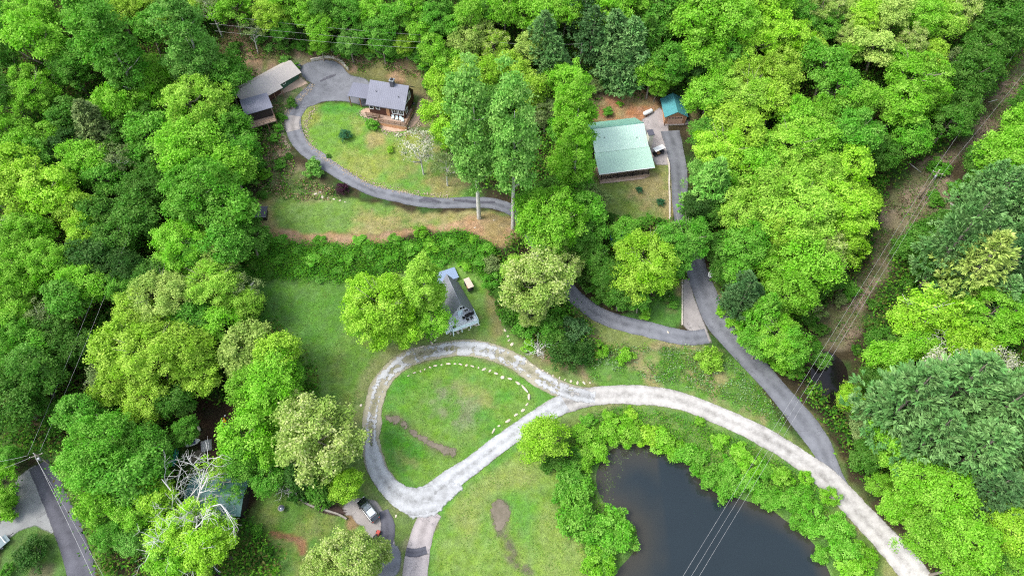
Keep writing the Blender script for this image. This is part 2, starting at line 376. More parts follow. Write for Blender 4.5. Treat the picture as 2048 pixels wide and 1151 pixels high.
# green roofed house
paint([(1160,165),(1230,150),(1310,190),(1315,235),(1200,240),(1180,210)], A(160,140,92), 9, 1, c2=A(176,124,84), nscale=5)
paint([(1170,120),(1210,130),(1240,180),(1180,190)], A(140,118,96), 12, .8, c2=A(88,112,54))
paint([(1185,345),(1320,310),(1338,320),(1338,440),(1190,440)], A(128,150,66), 5, 1, c2=A(164,152,96), nscale=6)
paint([(1376,190),(1400,240),(1395,270),(1375,260)], A(150,140,92), 8, .9)
# power line clearings
paint([(2060,95),(2040,110),(2005,170),(1950,230),(1930,280),(1900,300),(1850,320),(1800,370),(1760,420),(1740,520),(1700,560),(1640,620),(1620,720),(1660,700),(1710,690),(1740,600),(1800,520),(1830,440),(1930,400),(1890,330),(1960,290),(2000,250),(2060,160)], A(140,124,102), 12, 1, c2=A(108,110,72), nscale=5)
paint([(1780,440),(1860,400),(1940,410),(1900,450),(1820,480)], A(128,124,86), 20, .6)
paint([(180,660),(230,640),(200,740),(130,830),(90,860),(110,800)], A(120,96,78), 12, 1, c2=A(90,72,56))
# bottom left
paint([(0,850),(60,850),(130,880),(170,1000),(240,1160),(180,1160),(110,960),(60,910),(0,930)], A(86,134,40), 10, 1, c2=A(104,130,56))
paint([(60,830),(130,830),(140,880),(90,880)], A(130,108,84), 10, .8)
paint([(20,1080),(60,1050),(100,1050),(130,1160),(10,1160)], A(120,120,84), 10, 1, c2=A(90,128,50))
paint([(440,1080),(560,1000),(690,1040),(720,1160),(440,1160)], A(118,132,62), 10, .9, c2=A(86,128,44))
paint([(540,1060),(590,1070),(612,1080),(612,1105),(600,1110),(590,1085),(550,1075)], A(140,98,70), 5, .9, raw=True)
paint([(380,800),(470,810),(520,960),(490,1040),(440,940),(380,880)], A(72,52,40), 12, .95, c2=A(56,48,36))
paint([(575,955),(620,960),(700,1020),(690,1030),(640,1020),(590,985)], A(62,48,42), 8, .9, c2=A(90,72,60))
paint([(690,1020),(725,1030),(700,1060),(690,1050)], A(150,118,84), 8, .9)
paint([(750,990),(870,1040),(830,1100),(810,1160),(780,1090)], A(136,130,98), 12, .85, c2=A(104,128,60))
gm = NT('ground_surface'); c0 = gm.n('Attribute', attribute_name='col').outputs['Color']
na = gm.noise(.9, 6, .75); nb = gm.noise(3.6, 4, .8)
vv = gm.math('ADD', gm.math('MULTIPLY_ADD', na, 1.1, .2), gm.math('MULTIPLY_ADD', nb, 1.1, -.3))
hh = gm.n('HueSaturation', {'Color': c0, 'Value': vv, 'Saturation': gm.math('MULTIPLY_ADD', gm.noise(.5, 3), .4, .72)})
pb = gm.n('BsdfPrincipled', {'Base Color': hh.outputs[0], 'Roughness': .95, 'Specular IOR Level': .15,
          'Normal': gm.n('Bump', {'Height': gm.math('ADD', na, nb), 'Strength': .9, 'Distance': .22}).outputs[0]}); gm.link(pb.outputs[0], gm.out.inputs[0])
ny, nx = GX.shape; idx = np.arange(ny * nx).reshape(ny, nx)
q = np.stack([idx[:-1, :-1], idx[:-1, 1:], idx[1:, 1:], idx[1:, :-1]], -1).reshape(-1, 4)
ground = npmesh('ground', np.stack([GX, GY, GZ], -1).reshape(-1, 3), q, gm.m, col=col.reshape(-1, 3), smooth=True)
tag(ground, kind='structure')

# ---------------------------------------------------------------- roads
def roadmat(name, c, c2, scale=.6, ragged=.0, patch=0.0, cracks=True, rough=.85):
    t = NT(name); n1 = t.noise(scale, 5); n2 = t.noise(4.5, 4, .75); e = t.n('Attribute', attribute_name='edge').outputs['Fac']; u = t.n('Attribute', attribute_name='u').outputs['Fac']
    wr = t.n('Attribute', attribute_name='wear').outputs['Fac']
    f = t.math('ADD', t.math('ADD', t.math('MULTIPLY', n1, .42), t.math('MULTIPLY', n2, .24)), t.math('MULTIPLY', t.noise(.13, 3), .34))
    col = t.ramp(f, [(.38, tuple(x * .85 for x in c2)), (.62, tuple(x * 1.08 for x in c))])
    # two wheel tracks polished a little paler
    tr = t.math('MULTIPLY', t.math('ADD', t.math('SINE', t.math('MULTIPLY_ADD', u, 6.283 * 2, -1.57)), 1), .2)
    col = t.mix(tr, col, tuple(min(.9, x * 1.3) for x in c))
    if cracks:
        v = t.n('TexVoronoi', {'Scale': .16, 'Vector': t.n('VectorMath', {0: t.n('TexCoord').outputs['Object'], 1: t.n('VectorMath', {0: t.n('TexNoise', {'Scale': .5, 'Detail': 5, 'Vector': t.n('TexCoord').outputs['Object']}).outputs['Color'], 1: (5, 5, 5)}, operation='MULTIPLY').outputs[0]}, operation='ADD').outputs[0], 'Randomness': 1}, feature='DISTANCE_TO_EDGE')
        cr = t.math('MULTIPLY', t.math('LESS_THAN', v.outputs[0], .007), .4); col = t.mix(cr, col, (.04, .04, .045))
    p = t.n('BsdfPrincipled', {'Base Color': col, 'Roughness': rough, 'Specular IOR Level': .3, 'Normal': t.n('Bump', {'Height': n2, 'Strength': .4, 'Distance': .03}).outputs[0]})
    # ragged edge and worn patches where grass has come through
    nn = t.noise(1.1, 5, .65); n3 = t.noise(.28, 3)
    lim = t.math('ADD', t.math('MULTIPLY', e, 1.0), t.math('MULTIPLY', t.math('SUBTRACT', nn, .5), ragged))
    lim = t.math('SUBTRACT', lim, t.math('MULTIPLY', wr, t.math('MULTIPLY_ADD', t.math('ADD', t.math('MULTIPLY', n3, .6), nn), 9, -5.7)))
    hump = t.math('MULTIPLY', t.math('POWER', t.math('MAXIMUM', t.math('SUBTRACT', 1, t.math('MULTIPLY', t.math('ABSOLUTE', t.math('SUBTRACT', u, .5)), 4.2)), 0), .7), t.math('MULTIPLY', wr, 1.1))
    lim = t.math('SUBTRACT', lim, hump)
    al = t.n('MapRange', {0: lim, 1: .0, 2: .3}).outputs[0]
    mx = t.n('MixShader', {0: al, 1: t.n('BsdfTransparent').outputs[0], 2: p.outputs[0]}); t.link(mx.outputs[0], t.out.inputs[0]); return t.m
EXC = []
def ribbon(name, pts, wid, mat, lift=.06, wear=0, nc=9, wob=.25, step=.5):
    """pts photo pixels of the centreline, wid metres at each"""
    P = np.array([G(a, b)[:2] for a, b in pts]); wid = np.array(wid if hasattr(wid, '__len__') else [wid] * len(pts), float)
    we = np.array(wear if hasattr(wear, '__len__') else [wear] * len(pts), float)
    S = smooth_poly(np.c_[P, wid, we], 16, False)
    d = np.r_[0, np.cumsum(np.hypot(*np.diff(S[:, :2], axis=0).T))]; m = max(3, int(d[-1] / step)); s = np.linspace(0, d[-1], m)
    S = np.stack([np.interp(s, d, S[:, i]) for i in range(4)], 1)
    EXC.append(('r', S[::3, :2], S[:, 2].max() / 2 + .5))
    T = np.gradient(S[:, :2], axis=0); T /= np.linalg.norm(T, axis=1)[:, None]; Nn = np.c_[-T[:, 1], T[:, 0]]
    u = np.linspace(-1, 1, nc); half = S[:, 2] / 2
    wl = half + (fbm(s, s * 0 + 3, 5, len(name)) - .5) * wob * 2 + (fbm(s, s * 0, 1.2, 4) - .5) * wob; wr = half + (fbm(s, s * 0 + 9, 5, 7 + len(name)) - .5) * wob * 2
    hw = np.where(u[None] < 0, wr[:, None], wl[:, None])
    X = S[:, 0, None] + Nn[:, 0, None] * u[None] * hw; Y = S[:, 1, None] + Nn[:, 1, None] * u[None] * hw
    Z = Hh(X, Y) + lift
    edge = np.minimum((1 - abs(u))[None] * hw / .5, 1.2) * np.ones(X.shape)
    v = np.stack([X, Y, Z], -1).reshape(-1, 3); ii = np.arange(len(v)).reshape(X.shape)
    q = np.stack([ii[:-1, :-1], ii[1:, :-1], ii[1:, 1:], ii[:-1, 1:]], -1).reshape(-1, 4)[:, ::-1]
    o = npmesh(name, v, q, mat, attrs={'edge': edge.ravel(), 'u': (np.ones(X.shape) * ((u + 1) / 2)[None]).ravel(), 'wear': (S[:, 3, None] * np.ones(X.shape)).ravel()})
    return tag(o, kind='structure')
def patch(name, pts, mat, lift=.06, sm=True, st=.5):
    P = gpoly(pts, 5, sm=sm); EXC.append(('p', P, .4)); x0, y0 = P.min(0); x1, y1 = P.max(0)
    xs = np.arange(x0 - st, x1 + 2 * st, st); ys = np.arange(y0 - st, y1 + 2 * st, st); X, Y = np.meshgrid(xs, ys)
    d, ins = seg_dist(X, Y, P); sdv = np.where(ins, d, -d); ok = sdv > -.6
    Z = Hh(X, Y) + lift; ii = np.arange(X.size).reshape(X.shape)
    q = np.stack([ii[:-1, :-1], ii[:-1, 1:], ii[1:, 1:], ii[1:, :-1]], -1).reshape(-1, 4); keep = ok.ravel()[q].all(1); q = q[keep]
    used, inv = np.unique(q, return_inverse=True); q = inv.reshape(-1, 4)
    v = np.stack([X, Y, Z], -1).reshape(-1, 3)[used]
    o = npmesh(name, v, q, mat, attrs={'edge': (sdv.ravel()[used] / 1.1 + .12), 'u': np.full(len(used), .37), 'wear': np.zeros(len(used))})
    return tag(o, kind='structure')
ASPH = roadmat('asphalt', A(128,130,136), A(98,100,106), ragged=.5)
ASPH2 = roadmat('old_asphalt', A(164,158,154), A(134,128,124), ragged=.4)
DARKASPH = roadmat('dark_asphalt', A(98,98,106), A(74,74,82), ragged=.6)
CONC = roadmat('concrete', A(176,168,166), A(146,138,136), ragged=.2)
CONC2 = roadmat('grey_old_concrete', A(150,152,150), A(128,128,128), ragged=.4)  # greyer, darker concrete of the cracked pad
GRAVEL = roadmat('gravel', A(188,190,192), A(138,138,136), 1.2, ragged=1.3, cracks=False)
GRAVEL2 = roadmat('warm_gravel', A(188,185,180), A(130,126,120), .9, ragged=1.2, cracks=False)
SOIL = roadmat('bare_soil', A(128,118,104), A(92,88,68), 1.2, ragged=2.6, cracks=False)
ribbon('main_road', [(1340,262),(1350,300),(1357,340),(1360,400),(1366,450),(1384,500),(1394,545),(1412,590),(1435,640),(1475,690),(1525,745),(1572,800),(1612,850),(1640,890),(1656,925),(1672,958),(1700,1000)],
       [4.6,4.2,4,3.9,3.9,4.4,4.8,5.2,5.6,5.4,5.2,5.2,5.2,4.6,3.6,3,2.6], ASPH, .085)
patch('concrete_apron', [(1366,560),(1378,556),(1390,600),(1410,650),(1424,685),(1405,684),(1388,672),(1366,650)], ASPH2, .045, sm=False)
ribbon('branch_road', [(1414,672),(1385,676),(1350,672),(1300,660),(1250,648),(1200,630),(1165,606),(1130,570),(1090,520),(1060,460),(1030,425),(990,408),(940,405),(900,406),(850,404),(800,394),(750,382),(705,362),(670,340),(640,318),(612,300),(592,272),(585,245),(592,222),(610,198),(636,178)],
       [3.4,3.4,3.6,3.6,3.5,3.5,3.4,3.4,3.4,3.4,3.3,3.2,3.0,3.0,3,3,3,3.1,3.3,3.5,3.6,3.8,4,4.2,4.6,5], ASPH, .055)
patch('driveway_turnaround', [(602,215),(610,190),(628,172),(612,160),(600,142),(606,130),(632,122),(662,121),(684,132),(700,150),(738,164),(745,212),(690,203),(650,203),(625,212)], ASPH, .075)
ribbon('pale_driveway_panel', [(587,262),(585,246),(590,232)], 3.5, ASPH2, .085)
ribbon('gravel_road', [(1880,1215),(1840,1165),(1800,1115),(1750,1060),(1700,1005),(1650,955),(1600,918),(1540,880),(1470,845),(1400,815),(1340,797),(1280,790),(1220,789),(1160,797),(1110,815),(1060,845),(1010,880),(950,925),(905,958),(875,985),(850,1010)],
       [4.2,4.2,4.2,4.2,4.4,4.6,4.2,4.0,3.8,3.8,4,4,4,4,3.8,3.6,3.6,3.6,4,5,5], GRAVEL2, .115, wear=0)
ribbon('gravel_drive', [(1130,806),(1060,845),(1010,880),(950,925),(905,958),(875,985),(840,1000)], [3.6,3.6,3.6,3.6,4.2,5,4], GRAVEL, .13)
ribbon('gravel_loop', [(1190,795),(1140,785),(1085,760),(1030,722),(980,703),(930,696),(880,700),(830,712),(790,735),(762,770),(748,810),(742,860),(745,905),(758,945),(785,980),(825,1002),(870,995)],
       [3.2,3.5,3.5,3.6,3.6,3.6,3.5,3.4,3.4,3.2,3,3,3.2,3.6,4.0,5,4.6], GRAVEL, .15, wear=[.45,.5,.5,.62,.5,.38,.42,.62,.55,.62,.6,.5,.2,.05,0,0,0])
ribbon('worn_track', [(1190,795),(1140,785),(1085,760),(1030,722),(980,703),(930,696),(880,700),(830,712),(790,735),(762,770),(748,810),(742,860),(745,905),(758,945),(785,980)], 4.2, roadmat('worn_track', A(166,160,142), A(122,122,88), .8, ragged=1.6, cracks=False), .07, wear=.3)
patch('gravel_apron', [(800,985),(860,990),(900,965),(925,975),(900,1000),(870,1030),(838,1034),(822,1036),(815,1020)], GRAVEL, .14)
ribbon('concrete_road', [(868,1022),(850,1050),(838,1090),(832,1130),(828,1180),(826,1240)], [3.6,4.0,4.3,4.4,4.4,4.4], CONC, .05)
ribbon('tarred_joint', [(812,1102),(832,1104),(853,1099)], 1.4, DARKASPH, .085)
patch('parking_pad', [(684,1013),(700,1000),(716,995),(752,1000),(770,1028),(782,1058),(790,1085),(792,1110),(775,1151),(740,1180),(720,1160),(745,1100),(738,1078),(728,1052),(712,1046),(704,1030),(690,1030)], ASPH2, .05, sm=False)
ribbon('dark_parking_strip', [(768,1020),(775,1050),(772,1080),(760,1100)], [1.8,2.6,2.8,2], DARKASPH, .075)
patch('tarmac_forecourt', [(735,1090),(775,1085),(800,1100),(790,1151),(700,1180),(690,1151)], ASPH, .07)
ribbon('lower_road', [(78,928),(92,955),(112,1000),(132,1050),(150,1100),(165,1151),(185,1230)], [3.4,3.8,4.2,4.4,4.6,4.6,4.6], DARKASPH, .075)
patch('cracked_concrete_pad', [(70,928),(34,955),(24,1000),(0,1045),(-20,1070),(0,1090),(40,1060),(70,1050),(95,1062),(112,1070),(96,1010),(84,960)], CONC2, .05, sm=False)
ribbon('tar_patch', [(838,402),(852,399),(868,402),(882,405)], [.5,1.1,.7,.4], DARKASPH, .1)
ribbon('tar_patch', [(640,163),(655,156),(672,150)], [.35,.6,.3], DARKASPH, .115)
ribbon('tar_patch', [(905,400),(950,404),(990,404)], [.4,.7,.5], DARKASPH, .1)
ribbon('tar_patch', [(748,1078),(760,1074),(774,1080)], [.4,.9,.4], DARKASPH, .125)
patch('garage_yard', [(1283,240),(1320,215),(1332,230),(1336,248),(1345,330),(1312,330),(1295,300),(1290,262)], CONC, .06, sm=False)
patch('garage_apron', [(1328,240),(1378,240),(1380,250),(1330,251)], CONC, .09, sm=False)
patch('soil_strip', [(772,832),(795,830),(806,842),(832,862),(880,888),(912,898),(908,911),(880,903),(858,892),(825,868),(800,848),(782,843)], SOIL, .05)
patch('flower_bed_soil', [(985,1003),(1006,1000),(1020,1022),(1012,1050),(995,1062),(984,1040)], SOIL, .05)
patch('dark_mulch_bed', [(574,966),(600,974),(640,1000),(690,1018),(684,1030),(640,1022),(598,998),(572,975)], roadmat('mulch', A(74,58,52), A(48,36,32), 1.2, ragged=1.2, cracks=False), .05)

# ---------------------------------------------------------------- water
def watermat(name, rip=.012):
    t = NT(name); n = t.noise(1.0, 4, .6); c = t.n('Attribute', attribute_name='col').outputs['Color']
    b = t.n('Bump', {'Height': n, 'Strength': .3, 'Distance': rip})
    p = t.n('BsdfPrincipled', {'Base Color': c, 'Roughness': .05, 'IOR': 1.33, 'Specular IOR Level': .8, 'Normal': b.outputs[0]}); t.link(p.outputs[0], t.out.inputs[0]); return t.m
def watersheet(name, P, z, mat, deep, shallow, width, st=.8):
    x0, y0 = P.min(0) - 1; x1, y1 = P.max(0) + 1; X, Y = np.meshgrid(np.arange(x0, x1 + st, st), np.arange(y0, y1 + st, st))
    d, ins = seg_dist(X, Y, P); ok = ins | (d < 1.3); ii = np.arange(X.size).reshape(X.shape)
    q = np.stack([ii[:-1, :-1], ii[:-1, 1:], ii[1:, 1:], ii[1:, :-1]], -1).reshape(-1, 4); q = q[ok.ravel()[q].all(1)]; used, inv = np.unique(q, return_inverse=True)
    k = np.clip(d / width * (.5 + fbm(X, Y, 6, 3)) * np.where(X < P[:, 0].min() + 12, .55, 1.3), 0, 1); k = np.where(ins, k, 0)[..., None]; k = k * k * (3 - 2 * k)
    c = np.array(shallow) * (1 - k) + np.array(deep) * k; c = c * (.8 + .4 * fbm(X, Y, 14, 8))[..., None]
    return tag(npmesh(name, np.stack([X, Y, np.full(X.shape, z)], -1).reshape(-1, 3)[used], inv.reshape(-1, 4), mat, col=c.reshape(-1, 3)[used], smooth=True), kind='structure')
watersheet('pond_water', POND, PONDZ, watermat('pond_surface'), (.013, .021, .026), (.036, .034, .026), 4.5)
watersheet('creek_water', CREEK, CREEKZ, watermat('creek_surface'), (.006, .006, .008), (.015, .012, .01), 3)

# ---------------------------------------------------------------- plants: prototypes
def rand_dirs(n, rng, zmin=-1):
    out = []
    while len(out) < n:
        v = rng.normal(size=3); v /= np.linalg.norm(v)
        if v[2] > zmin: out.append(v)
    return np.array(out)
def cards(pos, nrm, size, rng, aspect=.62, dirs=None):
    """rhombic leaf sprays at pos, facing nrm"""
    n = len(pos); a = dirs if dirs is not None else rng.normal(size=(n, 3))
    a = a - (a * nrm).sum(1)[:, None] * nrm; a /= np.linalg.norm(a, axis=1)[:, None] + 1e-9
    b = np.cross(nrm, a); s = size[:, None]
    v = np.stack([pos - a * s * .5, pos + b * s * .5 * aspect, pos + a * s * .5 - nrm * s * .12, pos - b * s * .5 * aspect], 1)
    return v.reshape(-1, 3)
def crown_mesh(seed, Rx, HH, zc, nb, nc, nk, cs, zmin=-.45, shape='round', spread=(.2, .33), mat=LEAF, gap=0.0, cr=.45):
    rng = np.random.default_rng(seed)
    D = rand_dirs(nb, rng, zmin); L = []; T = []; RN = []
    lob = rand_dirs(5, rng, -.2); la = rng.uniform(.05, .3, 5)
    for i, d in enumerate(D):
        f = rng.uniform(.5, 1.0) * (1 + (la * np.clip(lob @ d, 0, 1) ** 4).sum() - .12)
        zz = d[2]
        if shape == 'tall': w = math.sqrt(max(0.05, 1 - abs(zz) ** 2.2)) / max(.05, math.hypot(d[0], d[1])) if math.hypot(d[0], d[1]) > .2 else 1
        elif shape == 'cone': w = (1 - .55 * (zz + .5)) / 1
        else: w = 1
        c = np.array([d[0] * Rx * f * w, d[1] * Rx * f * w, d[2] * HH * f])
        rb = Rx * rng.uniform(*spread)
        e = rand_dirs(nc, rng, -.6); e = e + d * .55; e /= np.linalg.norm(e, axis=1)[:, None]
        cp = c + e * rb * rng.uniform(.65, 1.12, (nc, 1)) * np.array([1, 1, .75])
        bt = rng.uniform(.0, .5); thin = rng.random() < .12
        if rng.random() < .18: cp = c + (cp - c) * 1.25 + d * rb * .35
        for j in range(nc):
            if thin and rng.random() < .6: continue
            if rng.random() < gap: continue
            k = nk; o = rng.normal(size=(k, 3)) * np.array([cr, cr, cr * .55])
            p = cp[j] + o; nn = rng.normal(size=(k, 3)) * .65 + e[j] * .7 + np.array([0, 0, .55]); nn /= np.linalg.norm(nn, axis=1)[:, None]
            L.append(cards(p, nn, rng.uniform(.65, 1.25, k) * cs, rng)); T.append(np.full(k * 4, bt + rng.uniform(0, .55))); RN.append(np.repeat(rng.random(k), 4))
    v = np.concatenate(L); v[:, 2] += zc; n = len(v) // 4
    o = npmesh('crown', v, np.arange(n * 4).reshape(n, 4), mat, attrs={'tint': np.concatenate(T), 'rnd': np.concatenate(RN)})
    return o
def trunk_mesh(seed, h, r, zc, Rx, HH, nl=9, mat=BARK):
    rng = random.Random(seed); m = MB(); lean = (rng.uniform(-.5, .5), rng.uniform(-.5, .5))
    top = zc + HH * .55
    pts = [(lean[0] * t * t, lean[1] * t * t, -1.5 + (top + 1.5) * t) for t in [0, .12, .3, .5, .7, .85, 1]]
    m.tube(pts, [r * 1.5, r * 1.1, r * .95, r * .75, r * .5, r * .3, r * .1], 7)
    for i in range(nl):
        t = rng.uniform(.42, .9); z0 = -1.5 + (top + 1.5) * t; a = rng.uniform(0, 6.28) + i * 2.4; L = Rx * rng.uniform(.6, 1.02)
        p0 = Vector((lean[0] * t * t, lean[1] * t * t, z0)); d = Vector((math.cos(a), math.sin(a), rng.uniform(.35, .9)))
        p1 = p0 + d * L * .45; p2 = p0 + d * L * .85 + Vector((0, 0, L * .12))
        rr = r * (1 - t) * .8 + .05
        m.tube([p0, p1, p2], [rr, rr * .6, rr * .2], 5)
        d2 = Vector((math.cos(a + .7), math.sin(a + .7), .6)); m.tube([p1, p1 + d2 * L * .4], [rr * .5, rr * .12], 4)
    return m.build('trunk', mat)
def pine_mesh(seed, Rx, H, mat=NEEDLE, whorls=13, base=.28, dens=1.0, fan=.5, droop=0.0):
    """whorled boughs of long needles: plumes at the branch ends"""
    rng = np.random.default_rng(seed); L = []; T = []; RN = []
    for wv in range(whorls):
        f = wv / (whorls - 1); z = H * (base + (1 - base) * f ** .9)
        rw = Rx * (1 - f) ** .75 * rng.uniform(.8, 1.1) + .35; nbr = max(4, int((7 if f < .8 else 5)))
        a0 = rng.uniform(0, 6.28)
        for b in range(nbr):
            a = a0 + b * 2 * math.pi / nbr + rng.uniform(-.3, .3); Lb = rw * rng.uniform(.75, 1.15)
            d = np.array([math.cos(a), math.sin(a), .12 + .5 * f - droop]); per = np.array([-math.sin(a), math.cos(a), 0])
            bt = rng.uniform(0, .6)
            npl = int(max(5, Lb * 3.2 * dens))
            for q in range(npl):
                t = rng.uniform(.22, 1.0) ** .8; w = (.18 + .38 * math.sin(min(1, t * 1.05) * 2.6)) * Lb * .55
                s = rng.uniform(-1, 1); c = d * Lb * t + per * s * w + np.array([0, 0, z + .1 + rng.uniform(-.18, .18)])
                k = 9; dr = d * 1.0 + per * s * .9 + np.array([0, 0, .25]); dr = dr / np.linalg.norm(dr)
                dd = dr + rng.normal(size=(k, 3)) * fan * .75; dd /= np.linalg.norm(dd, axis=1)[:, None]
                nn = rng.normal(size=(k, 3)) * .5 + np.array([0, 0, 1.]); nn -= (nn * dd).sum(1)[:, None] * dd; nn /= np.linalg.norm(nn, axis=1)[:, None]
                sz = rng.uniform(.55, 1.0, k)
                L.append(cards(c + dd * sz[:, None] * .35 + rng.normal(size=(k, 3)) * .1, nn, sz, rng, .3, dirs=dd)); T.append(np.full(k * 4, bt + rng.uniform(0, .4))); RN.append(np.repeat(rng.random(k), 4))
    v = np.concatenate(L); n = len(v) // 4
    return npmesh('crown', v, np.arange(n * 4).reshape(n, 4), mat, attrs={'tint': np.concatenate(T), 'rnd': np.concatenate(RN)})
def pine_trunk(seed, Rx, H, r):
    rng = random.Random(seed); m = MB(); m.tube([(0, 0, -1.5), (0, 0, H * .3), (.1, 0, H * .7), (.1, .1, H * .98)], [r * 1.3, r, r * .6, r * .12], 7)
    for i in range(26):
        f = rng.uniform(.12, .95); a = rng.uniform(0, 6.28); L = Rx * (1 - f) ** .7 * rng.uniform(.4, .8)
        p = Vector((0, 0, H * f)); m.tube([p, p + Vector((math.cos(a), math.sin(a), .15)) * L], [.09 * (1.1 - f) + .02, .02], 4)
    return m.build('trunk', BARK)
def bare_tree_mesh(seed, H, Rx, levels=4, mat=DEADWOOD, rad=.3, zf=.35):
    rng = random.Random(seed); m = MB()
    def grow(p, d, L, r, lv):
        n = 4; pts = [p]; q = p; dd = d.copy()
        for i in range(n):
            dd = (dd + Vector((rng.uniform(-.28, .28), rng.uniform(-.28, .28), rng.uniform(-.14, .2)))).normalized(); q = q + dd * L / n; pts.append(q)
        m.tube(pts, [r, r * .85, r * .7, r * .55, r * .4], 5 if lv > 1 else 4, False)
        if lv <= 0: return
        for k in range(rng.choice((4, 5)) if lv > 1 else 4):
            t = rng.choice((1, 2, 3, 4)); a = rng.uniform(0, 6.28); side = dd.cross(Vector((math.cos(a), math.sin(a), rng.uniform(-.2, .7)))).normalized()
            grow(pts[t], (dd * .55 + side * .75 + Vector((0, 0, .08))).normalized(), L * rng.uniform(.45, .7), r * .5, lv - 1)
    m.tube([(0, 0, -1.2), (.1, .1, H * zf * .5), (0, .2, H * zf)], [rad * 1.6, rad * 1.2, rad], 7)
    for i in range(8):
        a = i * .785 + rng.uniform(-.3, .3); e = rng.uniform(.25, .9)
        grow(Vector((0, .2, H * zf * rng.uniform(.7, 1))), Vector((math.cos(a), math.sin(a), e)).normalized(), Rx * rng.uniform(.55, .75), rad * .55, levels - 1)
    return m
def make_kind(rx, hc, crown, trunk):
    for o in (crown, trunk): COL.objects.unlink(o)
    return dict(r=rx, hc=hc, crown=crown.data, trunk=trunk.data)
KD = {}
for i, (nb_, nc_, sp_, cs_, hh_) in enumerate([(60, 14, (.15, .27), .44, 4.6), (80, 12, (.12, .22), .4, 5.2), (46, 17, (.2, .31), .46, 4.4), (70, 13, (.13, .25), .38, 5.6), (52, 15, (.14, .32), .5, 4.2), (90, 11, (.11, .2), .42, 4.9)]):
    KD['B%d' % i] = make_kind(5, 8.5, crown_mesh(10 + i, 4.6, hh_, 8.5, nb_, nc_, 14, cs_, cr=.38), trunk_mesh(i, 9, .32, 8.5, 4.6, 4.8))
for i in range(2):   # very large broadleaf crowns with more boughs
    KD['L%d' % i] = make_kind(8, 11.5, crown_mesh(20 + i, 7.6, 7, 11.5, 130, 16, 14, .47, spread=(.1, .2), cr=.42), trunk_mesh(20 + i, 12, .5, 11.5, 7.6, 7, 14))
for i in range(2):   # tulip poplars and other tall narrow crowns
    KD['T%d' % i] = make_kind(4.6, 15, crown_mesh(30 + i, 3.9, 9.5, 15, 115, 15, 14, .42, -.9, 'tall', (.16, .28), cr=.36), trunk_mesh(30 + i, 15, .36, 15, 4, 9, 10, PALEBARK))
for i in range(2):
    KD['F%d' % i] = make_kind(6, 9.5, crown_mesh(40 + i, 5.6, 5.6, 9.5, 85, 14, 14, .42, mat=FLOWER, spread=(.12, .22), cr=.36), trunk_mesh(40 + i, 10, .4, 9.5, 5.6, 5.4, 12))
KD['W0'] = make_kind(4, 8, crown_mesh(45, 3.8, 4, 8, 26, 12, 9, .42, mat=FLOWER2, gap=.3, spread=(.15, .3)), trunk_mesh(45, 8, .2, 8, 3.8, 4, 14, PALEBARK))
KD['S0'] = make_kind(5, 11, crown_mesh(47, 4.7, 4.6, 11, 30, 11, 10, .5, gap=.35, spread=(.15, .3)), trunk_mesh(47, 11, .3, 11, 4.6, 4.6, 18, PALEBARK))
for i in range(3):
    KD['P%d' % i] = make_kind(5, 9, pine_mesh(50 + i, 5.2, 17), pine_trunk(50 + i, 5, 17, .32))
for i in range(2):
    KD['H%d' % i] = make_kind(4, 7, pine_mesh(60 + i, 4.4, 14, whorls=16, base=.1, dens=1.5, fan=.9, droop=.2), pine_trunk(60 + i, 3.5, 14, .26))
# shrubs: a round mound of leaves from the ground up
def shrub_stems(seed):
    rng = random.Random(seed); m = MB()
    for i in range(7):
        a = i * .9; m.tube([(0, 0, -.4), (math.cos(a) * .5, math.sin(a) * .5, .7), (math.cos(a) * .9, math.sin(a) * .9, 1.3)], [.07, .05, .02], 4)
    return m.build('stems', BARK)
for i in range(3):
    KD['R%d' % i] = make_kind(2, .9, crown_mesh(70 + i, 1.7, 1.4, .85, 34, 11, 11, .27, -.25, spread=(.22, .34), cr=.15), shrub_stems(i))
KD['N0'] = make_kind(2, .9, crown_mesh(75, 1.75, 1.5, .85, 30, 12, 12, .2, -.25, spread=(.2, .3), cr=.16), shrub_stems(5))
KINDS = {'B': 6, 'L': 2, 'T': 2, 'F': 2, 'W': 1, 'S': 1, 'P': 3, 'H': 2, 'R': 3, 'N': 1}
# leaf colours (real albedo)
C_ = {'G': A(124, 196, 38), 'g': A(104, 182, 42), 'Y': A(154, 204, 52), 'y': A(150, 210, 42), 'D': A(78, 140, 36), 'd': A(58, 110, 34), 'M': A(96, 172, 44), 'm': A(116, 182, 70), 't': A(128, 190, 80),
      'O': A(162, 198, 88), 'K': A(126, 154, 86), 'P': A(108, 162, 86), 'p': A(84, 132, 72), 'q': A(166, 196, 92), 'X': A(152, 210, 60), 'V': A(84, 42, 62), 'U': A(72, 136, 92)}
CW = {'G': 'bright green', 'g': 'fresh green', 'Y': 'yellow green', 'y': 'lime green', 'D': 'dark green', 'd': 'very dark green', 'M': 'mid green', 'm': 'dull mid green', 't': 'soft green',
      'O': 'pale olive', 'K': 'grey green', 'P': 'blue green', 'p': 'dark blue green', 'q': 'pale yellowish', 'X': 'pale lime', 'V': 'dark purple', 'U': 'teal green'}
PLANTS = []   # filled below, labelled together at the end
